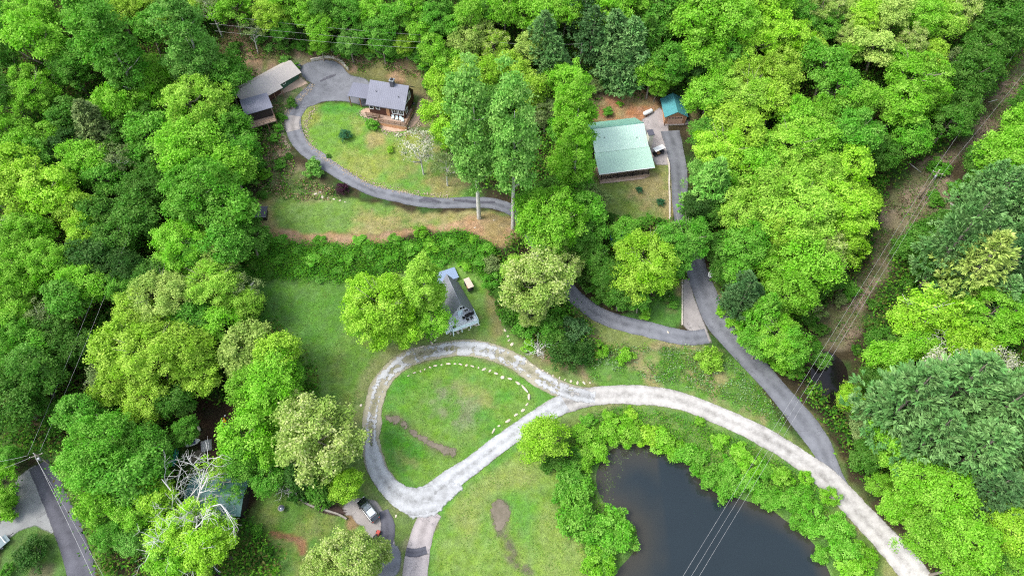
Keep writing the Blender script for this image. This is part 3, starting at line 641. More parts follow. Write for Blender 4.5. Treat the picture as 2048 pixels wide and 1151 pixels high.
def plant(cx, cy, r, code, kind='B', sz=1.0, base=None, name=None, label=None, grp=None, k=None):
    """cx,cy photo centre of the crown, r its photo radius; colour letter, kind letter"""
    nv = KINDS[kind]; kd = KD[kind + str(RNG.integers(nv) if k is None else k)]
    if base:
        x, y, z = G(*base); s = r / (F / DEP(x, y, z + kd['hc'])) / kd['r']
    else:
        s = 1.0
        for _ in range(3):
            x, y, z = G(cx, cy, kd['hc'] * s * sz); s = r / (F / float(DEP(x, y, z + kd['hc'] * s))) / kd['r']
    nm = name or {'B': 'broadleaf_tree', 'L': 'broadleaf_tree', 'T': 'tulip_tree', 'F': 'flowering_tree', 'W': 'blossom_tree', 'S': 'sparse_tree', 'P': 'pine_tree', 'H': 'hemlock_tree', 'R': 'shrub', 'N': 'shrub'}[kind]
    e = empty(nm, (x, y, z), RNG.uniform(0, 6.28)); e.scale = (s * RNG.uniform(.9, 1.12), s * RNG.uniform(.9, 1.12), s * sz * RNG.uniform(.92, 1.1))
    if kind in 'BLFWS' and not base: e.rotation_euler.x = RNG.uniform(-.11, .11); e.rotation_euler.y = RNG.uniform(-.11, .11)
    c = np.array(C_[code]) * RNG.uniform(.92, 1.18)
    for pn, me in (('crown' if kind not in 'RN' else 'foliage', kd['crown']), ('trunk' if kind not in 'RN' else 'stems', kd['trunk'])):
        o = bpy.data.objects.new(pn, me); COL.objects.link(o); o.parent = e; o.color = (*c, 1)
    PLANTS.append(dict(o=e, px=cx, py=cy, code=code, kind=kind, s=s * kd['r'], label=label, grp=grp)); return e
# ---- canopy read off the photograph: cx cy r colour kind
TREES = """
20 45 40 M B|75 30 48 G B|15 100 42 D B|70 98 56 G B|22 190 40 D B|70 190 52 G L|130 130 42 M B|155 155 30 M B|172 28 42 g B|190 72 48 g T|205 100 46 M B|238 118 50 M T
235 20 36 Y B|285 14 32 Y B|300 66 34 M B|335 62 28 Y B|340 15 34 D B|370 22 32 Y B|420 12 34 K S|465 22 36 G B|500 60 26 K S
305 150 44 G B|302 195 36 G B|385 90 50 m T|400 130 62 m L|455 165 48 M B|392 215 72 X L|320 262 50 g B|385 285 60 G B|455 250 46 g B|480 300 42 M B
245 215 46 G B|195 262 42 K H|228 330 38 K S|22 268 44 G B|48 292 42 G B|92 272 34 G B|20 340 48 y B|78 322 40 M B|60 372 56 Y B|135 300 42 d B|180 320 42 G B|212 360 42 M B|130 235 40 D B|275 305 36 M B|245 280 34 D B
378 332 54 G B|465 338 46 G B|428 368 52 g B|285 250 34 D B|155 345 36 D B|268 385 42 D B|320 350 34 D B
22 400 50 Y B|104 402 52 y B|148 425 44 Y B|165 470 40 y B|25 482 44 G B|36 446 20 O W|72 468 42 G B|103 525 46 G B|22 540 42 G B|64 552 40 G B|162 572 42 G B|128 602 46 M B|78 640 34 K S|24 600 38 G B|30 640 40 G B|34 672 38 g B|58 692 42 g B|66 735 46 m B|20 755 46 M B|112 672 40 D B|146 690 38 D B|70 760 50 D B
205 432 46 D B|232 482 44 D B|190 505 46 d B|282 432 46 D B|300 392 40 D B|250 540 40 d B|200 560 36 d B
400 408 80 g L|462 432 58 g B|452 485 48 M B|352 486 60 G L|386 515 38 g B|300 560 40 D B|500 480 36 D B
420 572 58 X L|442 540 40 O B|488 575 34 K S|482 612 38 X B|248 580 36 g B|262 612 30 M B|315 592 66 O L|275 620 46 Y B|440 645 46 G B|470 560 30 D B|380 640 44 M B
252 692 58 Y B|305 720 70 Y L|368 702 52 Y B|205 748 36 K S|395 752 44 Y B|295 808 46 Y B|222 772 46 Y B|352 800 36 D B|372 862 30 M B|470 985 22 g S|340 650 44 Y B
490 690 56 O B|550 706 54 Y B|520 740 40 g B|555 770 56 G B|500 780 44 G B|590 755 30 g B
32 805 56 D B|70 790 36 D B
155 838 48 M B|215 892 78 g L|180 935 58 g B|255 955 66 M B|285 900 50 M B|318 1000 42 y B|275 1030 40 G B|400 1078 66 y L|440 1096 48 y B|350 1065 44 y B|330 1132 46 G B|300 1085 34 D B|212 1000 50 G B|232 1060 40 M B|265 1075 36 m B|10 958 30 G B|5 1000 24 G B|12 915 26 M B
498 866 54 G B|545 832 40 G B|478 922 44 g B|520 905 42 G B|560 905 36 g B|540 950 34 M B|435 950 36 y S|600 955 34 d H|638 975 30 D H
635 862 84 O F|640 912 52 O F|600 820 44 O F|690 1118 66 O F|640 1140 46 O F|745 1100 36 O F|688 970 36 y B
768 606 74 y L|735 590 44 y B|852 582 42 X T|856 640 40 G B|800 660 40 y B|740 650 38 G B
1082 566 74 O F|1035 540 36 X B|1120 545 44 O F|1060 620 34 O F|1112 452 76 G L|1165 430 40 g B|1068 420 38 g B|1150 490 34 M B
1285 508 62 y L|1262 560 44 Y B|1312 550 40 y B|1245 470 34 g B|1368 488 58 M L|1345 520 36 M B|1215 555 36 D B|1190 520 34 D B|1240 590 34 D B|1180 470 32 M B|1280 600 28 M B
868 100 32 G B|900 128 32 G B|878 172 36 y B|882 235 36 y B|935 85 36 O B|962 62 34 O F|940 30 38 G B|985 95 34 Y F|932 148 38 Y B|982 150 34 y B|1052 185 44 Y B|1060 100 36 O B|1088 85 44 P P|1108 120 38 P P|900 275 32 y B|905 60 30 g B|1030 140 34 Y B|870 50 34 M B|990 200 30 D B|1090 230 32 K B
1128 165 34 G B|1140 215 42 G T|1150 265 46 G T|1152 320 44 G T|1150 372 36 g B|1168 385 34 K B|1125 330 34 G B|1120 270 30 M B|1185 410 28 K B|1105 380 30 D B
545 35 36 Y B|575 8 32 G B|612 28 36 G B|652 55 34 G B|640 12 34 D B|690 30 36 M B|700 92 26 m B|738 28 34 G B|770 58 34 M B|765 92 26 M B|800 30 34 g B|835 60 34 G B|830 15 34 G B|560 60 24 M B|870 10 34 M B|810 92 20 Y B|725 65 28 M B|640 92 22 G B
1010 22 38 G B|1045 35 36 G B|1090 35 38 G B|975 20 34 M B|1130 22 36 G B|1170 30 40 p P|1185 75 40 p P|1160 8 36 M B|1225 30 46 G B|1225 85 46 P H|1262 100 46 P H|1265 20 42 G B|1310 55 44 M B|1245 135 34 P H|1335 130 42 M B|1335 152 28 G B|1302 150 36 G B|1290 100 36 D H|1340 10 40 M B|1312 178 20 G B
1380 45 52 G B|1398 105 50 G B|1425 15 44 G B|1470 55 54 G B|1432 145 36 G B|1505 20 44 y B|1510 90 44 y B|1385 140 30 d B|1408 185 26 D B|1470 110 40 M B
1545 20 44 G B|1560 62 50 y B|1592 85 40 y B|1602 30 36 M B|1640 10 36 O F|1702 28 30 O B|1685 72 22 O F|1650 50 28 g B|1738 18 36 y B|1722 55 30 Y B|1785 32 40 O B|1845 45 42 G B|1892 52 40 X B|1922 18 38 O F|1870 8 34 y B|1758 95 44 O B|1700 108 30 G B|1832 92 34 O F|1858 115 32 Y B|1905 118 28 K S|1655 140 50 g B|1620 105 34 Y B|1678 182 52 g B|1715 208 46 G B|1820 165 62 G L|1790 220 48 G B|1852 195 40 G B|1790 120 34 G B
1500 185 58 X L|1490 140 40 Y B|1555 152 46 Y B|1420 190 44 G B|1462 240 50 Y B|1418 262 38 M B|1440 310 58 y L|1482 272 46 Y B|1550 205 48 Y B|1572 300 58 X L|1626 292 50 G B|1570 362 50 X B|1690 345 52 y B|1640 345 46 X B|1700 272 54 M B|1745 285 38 D B|1755 312 34 D B|1815 272 40 g B|1600 240 44 G B|1640 235 40 G B|1520 300 44 G B|1510 350 50 G B|1412 348 34 m B|1420 385 44 m H|1455 370 40 G B|1430 425 32 D B|1395 415 32 d B
1940 160 50 D B|1972 42 50 D B|2012 55 50 D B|1925 182 40 D B|1918 215 38 D B|1895 245 38 D B|2020 15 46 D B|1965 100 44 D B|1974 146 34 D B|1900 170 36 D B
2045 212 32 D B|2048 250 40 G B|2005 300 48 G B|2012 335 50 G B|1970 325 38 D B|1955 365 30 D B|1876 336 22 M R|2040 300 44 G B|1970 360 36 D B
1600 425 78 X L|1535 398 54 X B|1560 470 56 Y L|1482 440 48 X B|1690 432 66 y L|1722 398 42 y B|1662 472 34 O F|1655 515 40 O F|1690 500 42 y B|1605 525 56 G B|1492 492 48 g B|1640 400 44 X B|1560 590 52 G B|1525 632 44 g H|1485 575 34 p P|1500 605 32 p P|1562 672 54 G L|1585 705 42 g B|1545 545 44 G B|1622 618 28 K R|1600 580 36 D B|1660 560 36 D B|1450 500 38 D B|1440 540 26 D B|1470 540 34 g B|1520 690 34 g B|1650 545 30 M B
1992 402 58 P P|1958 392 50 P P|2032 422 50 P P|1850 495 42 D B|1870 470 42 D B|1856 532 40 D B|1940 552 70 q P|1970 490 48 P P|2025 530 50 p P|1990 600 44 P P|1850 612 60 y S|1820 640 44 y B|1885 640 44 y B|1982 630 64 G L|1930 695 46 y B|1885 735 38 O W|1790 712 44 G B|1765 690 34 D B|1700 792 28 y B|2012 722 34 O W|1960 730 40 y B|1840 690 36 G B|1900 600 40 P P|2040 640 40 M B|2040 480 40 P P|1755 760 32 D B
1800 815 80 P P|1905 790 84 P P|1990 830 80 P P|1855 880 74 P P|1950 905 74 P P|2030 880 60 P P|2035 780 50 P P|1770 895 46 G B|1735 850 34 K B|1760 830 40 p P|1730 910 36 D B|1825 965 50 G B|1900 990 54 G B|1985 980 56 p P|1850 1070 54 G B|1950 1075 56 G B|2025 1065 46 y B|1900 1130 50 G B|1785 1010 34 G B|2030 1135 44 G B|1970 1135 44 D B|1830 1020 36 G B|2035 985 44 P P|1890 1045 40 g B|1760 970 26 G B
"""
for ln in TREES.strip().replace('\n', '|').split('|'):
    a = ln.split(); plant(float(a[0]), float(a[1]), float(a[2]) * .95, a[3], a[4], 1.25 if a[4] in 'FW' and float(a[0]) > 1300 else 1.0)
# two great tulip trees whose trunks show down to the bank, and others with known feet
plant(945, 262, 52, 't', 'T', 1.42, base=(958, 436), k=0, label='tall tulip tree with bare pale trunk, left-hand one of the pair above the brown bank')
plant(1042, 275, 52, 't', 'T', 1.42, base=(1026, 456), k=1, label='tall tulip tree with thin trunk, right-hand one of the pair')
plant(1955, 415, 54, 'P', 'P', 1.75, base=(1830, 585), k=1, label='tall white pine with a long bare leaning-looking trunk, right of the brown clearing')
plant(1490, 560, 32, 'p', 'P', 1.4, base=(1464, 642), k=2, label='slim pine with bare trunk right of the road bend')
plant(1470, 575, 26, 'p', 'P', 1.3, base=(1450, 628), k=0, label='slimmer pine with bare trunk just left of its neighbour at the road bend')
plant(840, 300, 34, 'K', 'W', 1.0, label='sparse whitish blossoming tree on the lawn below the log house')
plant(890, 325, 30, 'K', 'S', 1.0, label='thin half bare tree between the log house lawn and the tall tulip tree')
plant(1084, 880, 47, 'y', 'B', .75, k=0, label='round bright green tree standing alone between gravel drive and pond')
# ---- shrubs
SHR = """1110 928 28 D|1145 955 38 M|1132 918 30 D|1165 915 30 G|1160 992 42 g|1150 1038 46 g|1188 1062 42 g|1218 1060 42 g|1245 1078 32 g|1195 1132 36 G|1238 1048 30 g|1205 1105 30 g|1172 872 30 G|1192 900 30 G
1216 866 28 G|1238 850 28 G|1262 866 30 G|1296 872 26 y|1326 882 30 G|1346 896 26 G|1372 908 28 g|1396 922 28 g|1425 955 34 g|1455 968 36 g|1490 965 30 g|1530 988 30 g|1568 1002 32 g|1545 1000 24 g|1600 990 24 g|1622 1022 28 g
1646 1060 32 g|1682 1052 28 g|1690 1100 38 g|1722 1112 30 G|1660 992 22 G|1702 1138 32 G|1600 1040 28 g|1612 956 18 G|1480 905 22 G|1440 882 20 G|1216 830 14 G|1262 828 14 y|1400 842 12 G|1175 840 16 g|1500 930 24 G|1130 985 26 M|1460 935 24 g|1560 950 24 G|1530 940 22 g|1640 1110 20 g|1205 1148 26 g
628 338 22 m|683 378 17 V|692 272 16 U|583 207 12 D|565 235 10 M|557 256 13 M|548 277 12 M|577 314 9 D|657 312 5 D|781 299 9 y|544 240 9 M|745 250 14 g|556 232 7 g
1145 662 40 p|1128 708 42 d|1165 700 34 d|1110 680 30 D|1095 650 30 M|1050 650 28 M|1020 625 26 D|1060 690 18 G|1000 590 26 D|985 560 24 M|1120 640 24 M|1290 630 14 G|1345 610 12 M|1418 722 30 X|1198 700 18 G|1250 712 20 G|1100 610 26 M
68 1105 40 d|285 1080 20 m|15 1140 16 M|545 1140 12 G|515 1062 16 M|530 1105 16 D|18 1020 22 G|600 985 16 d
1310 560 26 g|1325 585 22 D|1250 600 24 D|1180 560 30 D|1205 590 26 D|1475 650 22 G|1450 622 18 G|1640 720 22 m|1615 640 22 D|1560 730 22 G|1590 745 20 g|1545 715 20 G
520 500 26 M|555 515 26 g|590 498 24 M|625 515 28 g|660 500 26 M|700 512 28 g|740 500 28 M|780 510 28 g|820 495 30 g|860 490 30 G|900 485 30 g|935 500 30 M|960 520 28 M|880 520 26 M|830 525 22 m|600 540 22 M|680 540 22 M|640 555 20 m|560 480 24 M|640 480 22 g|720 480 22 g|790 478 22 g|985 530 24 K|1010 540 20 M|930 530 24 G|945 478 20 G|505 530 26 D|540 545 24 D|840 465 14 G|975 500 20 g|760 530 22 M
1190 175 20 K|1210 165 20 m|1225 150 18 M|1225 175 14 K|1195 145 16 Y|1200 120 16 D|1215 225 12 M|1240 208 7 G|1300 440 12 M|1250 440 14 D|1285 447 16 M|1220 437 14 D|1322 445 14 D|1278 380 9 U|1320 405 10 U|1360 225 10 M
645 95 20 G|668 98 22 M|690 96 20 G|715 92 22 g|740 96 20 G|768 100 22 M|790 105 18 g|812 100 20 G|835 112 20 M|852 125 18 G|630 85 20 D|600 90 18 M|570 95 18 D|700 80 20 G|760 80 20 G|820 85 20 M|860 100 18 G|470 95 16 D|520 75 18 M|620 105 9 G|570 120 12 m|590 135 10 M|540 95 12 m|560 80 14 m|800 108 14 M|850 135 16 M|855 170 14 M|780 118 12 M|830 110 16 m|700 110 14 M|740 112 12 m|840 95 16 g|790 78 14 m
500 360 18 M|515 330 20 M|530 350 16 G|560 330 14 M|490 400 22 M|495 440 20 D|525 390 12 D|480 460 26 M
1800 500 26 D|1830 570 26 D|1745 650 16 D|1750 610 16 D|1715 700 14 D|1745 730 20 D|1700 830 18 K|1720 870 16 K|1700 580 24 M|1680 600 20 K|1640 660 18 D|1625 690 18 M|1870 400 18 M|1910 380 22 M|1930 440 24 M|1740 390 18 M|1760 360 16 M|1900 440 20 M
130 820 34 M|110 845 26 D|95 700 24 D|220 640 24 D|170 720 22 M|245 820 30 D|100 870 14 M"""
for ln in SHR.strip().replace('\n', '|').split('|'):
    a = [float(v) if i < 3 else v for i, v in enumerate(ln.split())]; bank = 495 < a[0] < 965 and 470 < a[1] < 560; pond = a[1] > 820 and 1100 < a[0] < 1730
    plant(a[0], a[1], a[2] * (.66 if bank else .95), a[3], 'N' if a[3] in 'dpVU' else 'R', .55 if bank else .8 if pond else 1.0)
# dead white tree beside the teal roofed building, and a young bare one
def bare(px, py, r, H, seed, label, rad=.3, mat=DEADWOOD, lv=4, base=None):
    x, y, z = G(px, py) if not base else G(*base); e = empty('dead_tree', (x, y, z), 0, label, 'tree', 'leafless trees')
    m = bare_tree_mesh(seed, H, r, lv, mat, rad); o = m.build('branches', mat, e); return e
bare(404, 1046, 11.5, 16, 11, 'large leafless white branched tree spreading over the teal roofed building', .36)
bare(1075, 712, 3.4, 6, 5, 'small leafless pale tree beside the dark rhododendron above the gravel loop', .1, lv=3)
bare(1850, 690, 7, 13, 8, 'leafless white limbed tree showing through lime foliage right of the brown clearing', .2)
bare(590, 985, 3.5, 7, 9, 'thin leafless grey tree at the upper end of the dark mulch bed', .1, lv=3)

# ---------------------------------------------------------------- uncountable ground cover
def cover(name, polys, dens, hgt, size, cols, k=10, cr=.5, soft=0, bump=.5, maxn=24000, seedo=0):
    """low clumps of leaves scattered over areas given in photo pixels"""
    rng = np.random.default_rng(100 + seedo); P = []; per = max(1, k)
    for pts in polys:
        Q = gpoly(pts, 4); x0, y0 = Q.min(0); x1, y1 = Q.max(0); n = int((x1 - x0) * (y1 - y0) * dens)
        X = rng.uniform(x0, x1, n); Y = rng.uniform(y0, y1, n); d, ins = seg_dist(X, Y, Q)
        m = ins & (fbm(X, Y, 3.5, 40 + seedo) > soft)
        for kd_, E, wd in EXC + ([] if name == 'pond_weed' else [('p', POND, .3)]) + [('p', CREEK, .8)] + [('p', gpoly(q_, 2), .2) for q_ in ([(370,815),(500,815),(500,940),(370,940)], [(690,150),(850,165),(850,260),(740,250),(690,205)], [(1185,230),(1400,190),(1400,260),(1330,370),(1185,375)], [(870,540),(920,530),(960,560),(965,650),(890,665)])]:
            if E[:, 0].max() < x0 or E[:, 0].min() > x1 or E[:, 1].max() < y0 or E[:, 1].min() > y1: continue
            dd_, in_ = seg_dist(X, Y, E, kd_ == 'p'); m &= ~((dd_ < wd) | in_)
        P.append(np.c_[X[m], Y[m]])
    P = np.concatenate(P)[:maxn]; Z = Hh(P[:, 0], P[:, 1]); n = len(P); s = rng.uniform(.6, 1.4, n)
    hcl = hgt * s * (.5 + fbm(P[:, 0], P[:, 1], 4, 50 + seedo))
    c = np.c_[P, Z][:, None, :] + rng.normal(size=(n, per, 3)) * np.array([cr, cr, 0]) * s[:, None, None]
    c[..., 2] += (hcl[:, None] * rng.uniform(.15, 1, (n, per))); c = c.reshape(-1, 3)
    nn = rng.normal(size=(n * per, 3)) * .6 + np.array([0, 0, .8]); nn /= np.linalg.norm(nn, axis=1)[:, None]
    v = cards(c, nn, rng.uniform(.6, 1.3, n * per) * size, rng, .55)
    cc = np.array(cols)[rng.integers(len(cols), size=n)] * (.7 + .6 * fbm(P[:, 0], P[:, 1], 2, 60)[:, None])
    cc = np.repeat(cc, per, 0) * rng.uniform(.75, 1.25, (n * per, 1)); cc = np.repeat(cc, 4, 0)
    o = npmesh(name, v, np.arange(n * per * 4).reshape(-1, 4), COVER, col=cc); return tag(o, kind='stuff')
g1, g2, g3, g4, g5 = A(84,150,48), A(104,162,48), A(66,120,42), A(128,160,70), A(110,140,80)
cover('bank_undergrowth', [[(500,480),(620,488),(760,488),(900,465),(960,480),(1010,520),(1000,560),(960,560),(900,540),(800,545),(700,565),(600,560),(500,545)]], 8.0, 1.1, .36, [g1, g2, g1, A(96,156,40)], 10, .5, 0, seedo=1)
tag(bpy.data.objects['bank_undergrowth'], 'dense leafy undergrowth on the bank below the brown dirt edge', 'undergrowth')
cover('meadow_weeds', [[(1180,690),(1300,695),(1420,700),(1500,750),(1560,820),(1560,850),(1450,800),(1330,775),(1200,770),(1180,740)]], 4.5, .6, .32, [g1, g2, g4, g5, A(150,180,130)], 8, .4, .34, seedo=2)
tag(bpy.data.objects['meadow_weeds'], 'patchy tall weeds between the paved road and the gravel road', 'weeds')
cover('pond_bank_weeds', [[(1110,900),(1160,850),(1240,815),(1340,815),(1440,850),(1540,895),(1620,945),(1640,1000),(1700,1080),(1740,1150),(1690,1150),(1640,1060),(1560,1010),(1450,970),(1380,915),(1300,880),(1210,890),(1170,960),(1130,950)],
      [(1130,960),(1180,960),(1230,1020),(1270,1070),(1220,1120),(1200,1151),(1160,1080),(1120,1020)]], 5.0, .7, .32, [g1, g2, g4, A(96,156,40)], 8, .4, .2, seedo=3)
tag(bpy.data.objects['pond_bank_weeds'], 'mixed weeds and low plants around the pond rim', 'weeds')
cover('hillside_brush', [[(430,60),(560,70),(760,100),(860,60),(870,200),(780,160),(700,140),(600,110),(540,120),(440,110)], [(1160,120),(1230,140),(1310,185),(1300,200),(1230,190),(1180,200)], [(500,220),(560,210),(590,210),(570,280),(590,330),(560,380),(500,360)], [(540,380),(620,360),(680,395),(640,400),(560,400)]], 3.2, .8, .4, [g5, g3, A(150,128,100), A(110,104,64), g2, A(176,150,120)], 8, .4, .3, seedo=4)
tag(bpy.data.objects['hillside_brush'], 'brown and green brush on the slope behind the log house', 'brush')
cover('clearing_brush', [[(2048,110),(2005,170),(1950,230),(1900,300),(1850,320),(1780,380),(1750,440),(1740,520),(1640,620),(1620,700),(1640,760),(1700,720),(1800,520),(1830,460),(1960,430),(1900,340),(1960,290),(2048,170)], [(180,640),(250,640),(200,760),(110,860),(80,830)]], 1.8, .45, .36, [A(136,116,94), A(104,90,72), A(120,104,84), g3, g2, A(110,124,70), A(100,140,60)], 7, .5, .38, seedo=5)
tag(bpy.data.objects['clearing_brush'], 'cut brown brush under the power lines', 'brush')
FORP = [[(1625,775),(1665,830),(1700,900),(1750,990),(1700,950),(1672,905),(1632,845),(1600,795)],[(-20,-20),(430,-20),(430,110),(520,160),(500,220),(540,300),(500,380),(490,460),(500,560),(560,660),(640,760),(600,900),(560,960),(470,1000),(560,1150),(200,1160),(130,1000),(0,900)],
        [(430,-20),(2060,-20),(2060,90),(1990,170),(1920,240),(1890,300),(1820,330),(1760,400),(1730,530),(1640,620),(1600,760),(1540,720),(1450,620),(1400,540),(1385,430),(1395,260),(1370,190),(1300,190),(1200,110),(1170,130),(1190,240),(1190,440),(1340,445),(1390,560),(1360,560),(1250,640),(1160,600),(1180,650),(1190,730),(1080,700),(1000,600),(1010,500),(1050,440),(960,380),(870,280),(850,120),(760,100),(560,70)],
        [(2060,180),(2000,260),(1930,340),(1960,420),(1830,450),(1740,620),(1720,700),(1690,840),(1700,900),(1800,1020),(1900,1170),(2070,1170)]]
cover('forest_understory', FORP, 1.9, 2.4, .6, [A(74,128,40), A(92,150,44), A(60,108,38), A(112,164,52), A(108,110,60)], 9, .75, .25, maxn=48000, seedo=6)
tag(bpy.data.objects['forest_understory'], 'dark leafy understory covering the forest floor beneath the trees', 'understory')
cover('lawn_tufts', [[(520,560),(700,560),(900,640),(1060,740),(1040,860),(900,970),(860,1000),(700,1000),(640,860),(560,680)], [(860,1150),(900,1000),(1060,890),(1180,1060),(1190,1150)], [(620,210),(740,215),(930,390),(700,340),(612,280)], [(520,420),(700,410),(1000,430),(700,465)], [(460,1070),(560,1000),(700,1060),(720,1150),(460,1150)], [(1200,360),(1335,330),(1335,430),(1200,435)]], 2.2, .1, .2, [A(92,150,46), A(112,160,56), A(84,136,44), A(140,154,80)], 4, .35, .4, seedo=7)
tag(bpy.data.objects['lawn_tufts'], 'coarser grass tufts scattered over the lawns', 'grass')

cover('pond_weed', [[(1200,930),(1235,900),(1260,905),(1240,960),(1225,1000),(1240,1030),(1210,1010),(1195,965)], [(1255,885),(1300,888),(1305,915),(1270,915)], [(1225,1100),(1262,1080),(1275,1060),(1262,1110)]], 2.0, .05, .25, [A(110,130,90), A(90,110,70)], 5, .35, .35, seedo=8)
o = bpy.data.objects['pond_weed']; tag(o, 'thin pale water weed floating along the west rim of the pond', 'water weed')
for v in o.data.vertices: v.co.z = PONDZ + .02 + (v.index % 4) * .012

# ---------------------------------------------------------------- buildings
GREYROOF = striped('grey_standing_seam', A(126,128,142), .45, .8, 'X', .55, spec=.3)
SHINGLE = surf('weathered_shingle', A(190,182,176), .12, 1.2, .85, fine=14)
MINT = striped('sky_sheen_mint_metal', A(190,222,202), .55, .9, 'X', .28, spec=.9, var=.07)  # upper slope, paler than the porch roof: sky sheen put into its colour
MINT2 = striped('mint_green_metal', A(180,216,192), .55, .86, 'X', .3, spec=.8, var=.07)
MINT3 = striped('shaded_green_metal', A(140,196,176), .55, .86, 'X', .4)  # darker copy of the mint, with the rear slope's shade put into its colour
TEAL = striped('teal_metal', A(88,158,164), .5, .85, 'Y', .4)
TEAL2 = surf('dusty_teal_metal', A(82,124,122), .18, .8, .6)
SLATE = striped('slate_grey_shingle', A(138,141,150), .35, .88, 'Y', .8); SLATEX = surf('slate_cap', A(150,154,164), .1)
BLUEROOF = striped('pale_blue_metal', A(140,160,190), .5, .85, 'X', .4)
LOG = striped('brown_logs', A(92,58,44), .28, .6, 'Z', .8); DARKW = surf('dark_stained_wood', A(46,38,36), .3)
GREENW = striped('green_siding', A(56,98,76), .22, .75, 'Z', .7); GREYW = striped('grey_siding', A(208,208,216), .22, .8, 'Z', .7)
PINKW = striped('tan_panel_door', A(222,178,152), .5, .85, 'Z', .6); TANW = surf('tan_wood', A(200,150,110), .2)
DECK = striped('deck_boards', A(184,158,138), .16, .7, 'Y', .8); RAIL = surf('brown_rail', A(140,108,84), .25)
WHITE = surf('white_paint', A(232,232,230, 1), .06); PALEB = striped('pale_blue_boards', A(236,240,246,1.0), .2, .9, 'X', .7); PALEB2 = surf('pale_blue_paint', A(214,234,238,1.0), .08)
def glassm():
    t = NT('window_glass'); p = t.n('BsdfPrincipled', {'Base Color': (.02, .025, .03, 1), 'Roughness': .08, 'Specular IOR Level': .8}); t.link(p.outputs[0], t.out.inputs[0]); return t.m
GLASS = glassm()
BLACK = surf('black_paint', (.02, .02, .022), .2, rough=.4); STONE = surf('pale_stone', A(206,196,180), .25, 1.2, .9, bump=.6); STONE2 = surf('tan_flagstone', A(200,172,148), .3, 1.4, .9, bump=.5)
GREYM = surf('galvanised_metal', A(168,172,176), .15, rough=.4, metal=.4); DKGREY = surf('dark_grey_paint', A(84,84,94), .15); RUBBER = surf('rubber', (.02, .02, .02), .2)
TARP = surf('tan_tarp', A(206,190,172), .1, 2, .7, bump=.5); TARP2 = surf('grey_tarp', A(190,186,186), .1, 2, .7, bump=.5); TEALTARP = surf('teal_tarp', A(40,150,140), .25, 3, .6, bump=.6)
RED = surf('red_paint', A(190,70,54), .1, rough=.4); ORANGE = surf('orange_plastic', A(240,150,30), .1, rough=.4); BLUE = surf('blue_vinyl', A(40,56,120), .15, rough=.5)
POLEW = surf('weathered_pole', A(150,140,126), .2, 2)
def frame(name, A_, B_, zabs, zg, label, cat, group=None):
    ax, ay = W(*A_, zabs); bx, by = W(*B_, zabs)
    return empty(name, (float(ax), float(ay), zg), math.atan2(by - ay, bx - ax), label, cat, group)
def window(par, x0, x1, z0, z1, y, face=-1, trim=WHITE, axis='x', frame_w=.12, inner=GLASS):
    """window in a wall: frame with a pane; face is the outward direction along the wall normal"""
    m = MB(); w = frame_w; o = .07 * face
    def B(m, a0, a1, b0, b1, d0, d1):
        lo, hi = min(d0, d1), max(d0, d1)
        if axis == 'x': m.box(a0, a1, lo, hi, b0, b1)
        else: m.box(lo, hi, a0, a1, b0, b1)
    B(m, x0, x1, z1 - w, z1, y, y + o); B(m, x0, x1, z0, z0 + w, y, y + o * 1.3); B(m, x0, x0 + w, z0 + w, z1 - w, y, y + o); B(m, x1 - w, x1, z0 + w, z1 - w, y, y + o)
    if x1 - x0 > 1.1: B(m, (x0 + x1) / 2 - .04, (x0 + x1) / 2 + .04, z0 + w, z1 - w, y, y + o)
    f = m.build('window', trim, par); p = MB(); B(p, x0 + w, x1 - w, z0 + w, z1 - w, y, y + o * .4); p.build('pane', inner, f); return f
def railing(par, pts, h, mat, name='railing', step=1.4, n=3, z=0, panel=None):
    m = MB()
    for (x0, y0), (x1, y1) in zip(pts[:-1], pts[1:]):
        L = math.hypot(x1 - x0, y1 - y0); k = max(1, round(L / step))
        for i in range(k + 1):
            x, y = x0 + (x1 - x0) * i / k, y0 + (y1 - y0) * i / k; m.box(x - .05, x + .05, y - .05, y + .05, z, z + h + .05)
        for j in range(n): m.tube([(x0, y0, z + h * (j + 1) / n), (x1, y1, z + h * (j + 1) / n)], .045 if j < n - 1 else .07, 4)
        if panel:
            d = Vector((y1 - y0, x0 - x1, 0)).normalized() * .02
            nb = int(L / .22)
            for i in range(nb):
                x, y = x0 + (x1 - x0) * (i + .5) / nb, y0 + (y1 - y0) * (i + .5) / nb; m.box(x - panel, x + panel, y - .02, y + .02, z + .1, z + h)
    return m.build(name, mat, par)
def gable_walls(par, x0, x1, y0, y1, ze, yr, zr, zb, mat, zback=None):
    """a closed body under a roof whose ridge runs along x"""
    zk = zback if zback is not None else ze; m = MB(); prof = [(y0, zb), (y1, zb), (y1, zk), (yr, zr), (y0, ze)]; n = 5
    vs = [(x0, y, z) for y, z in prof] + [(x1, y, z) for y, z in prof]
    m.add(vs, [tuple(range(n)), tuple(range(n, 2 * n))[::-1]] + [(i, n + i, n + (i + 1) % n, (i + 1) % n) for i in range(n)]); return m.build('wall', mat, par)
def roofx(par, x0, x1, y0, z0, y1, z1, mat, t=.14, name='roof'):
    m = MB(); q = [(x0, y0, z0), (x1, y0, z0), (x1, y1, z1), (x0, y1, z1)]
    if y1 < y0: q = q[::-1]
    m.slab(q, t); return m.build(name, mat, par)
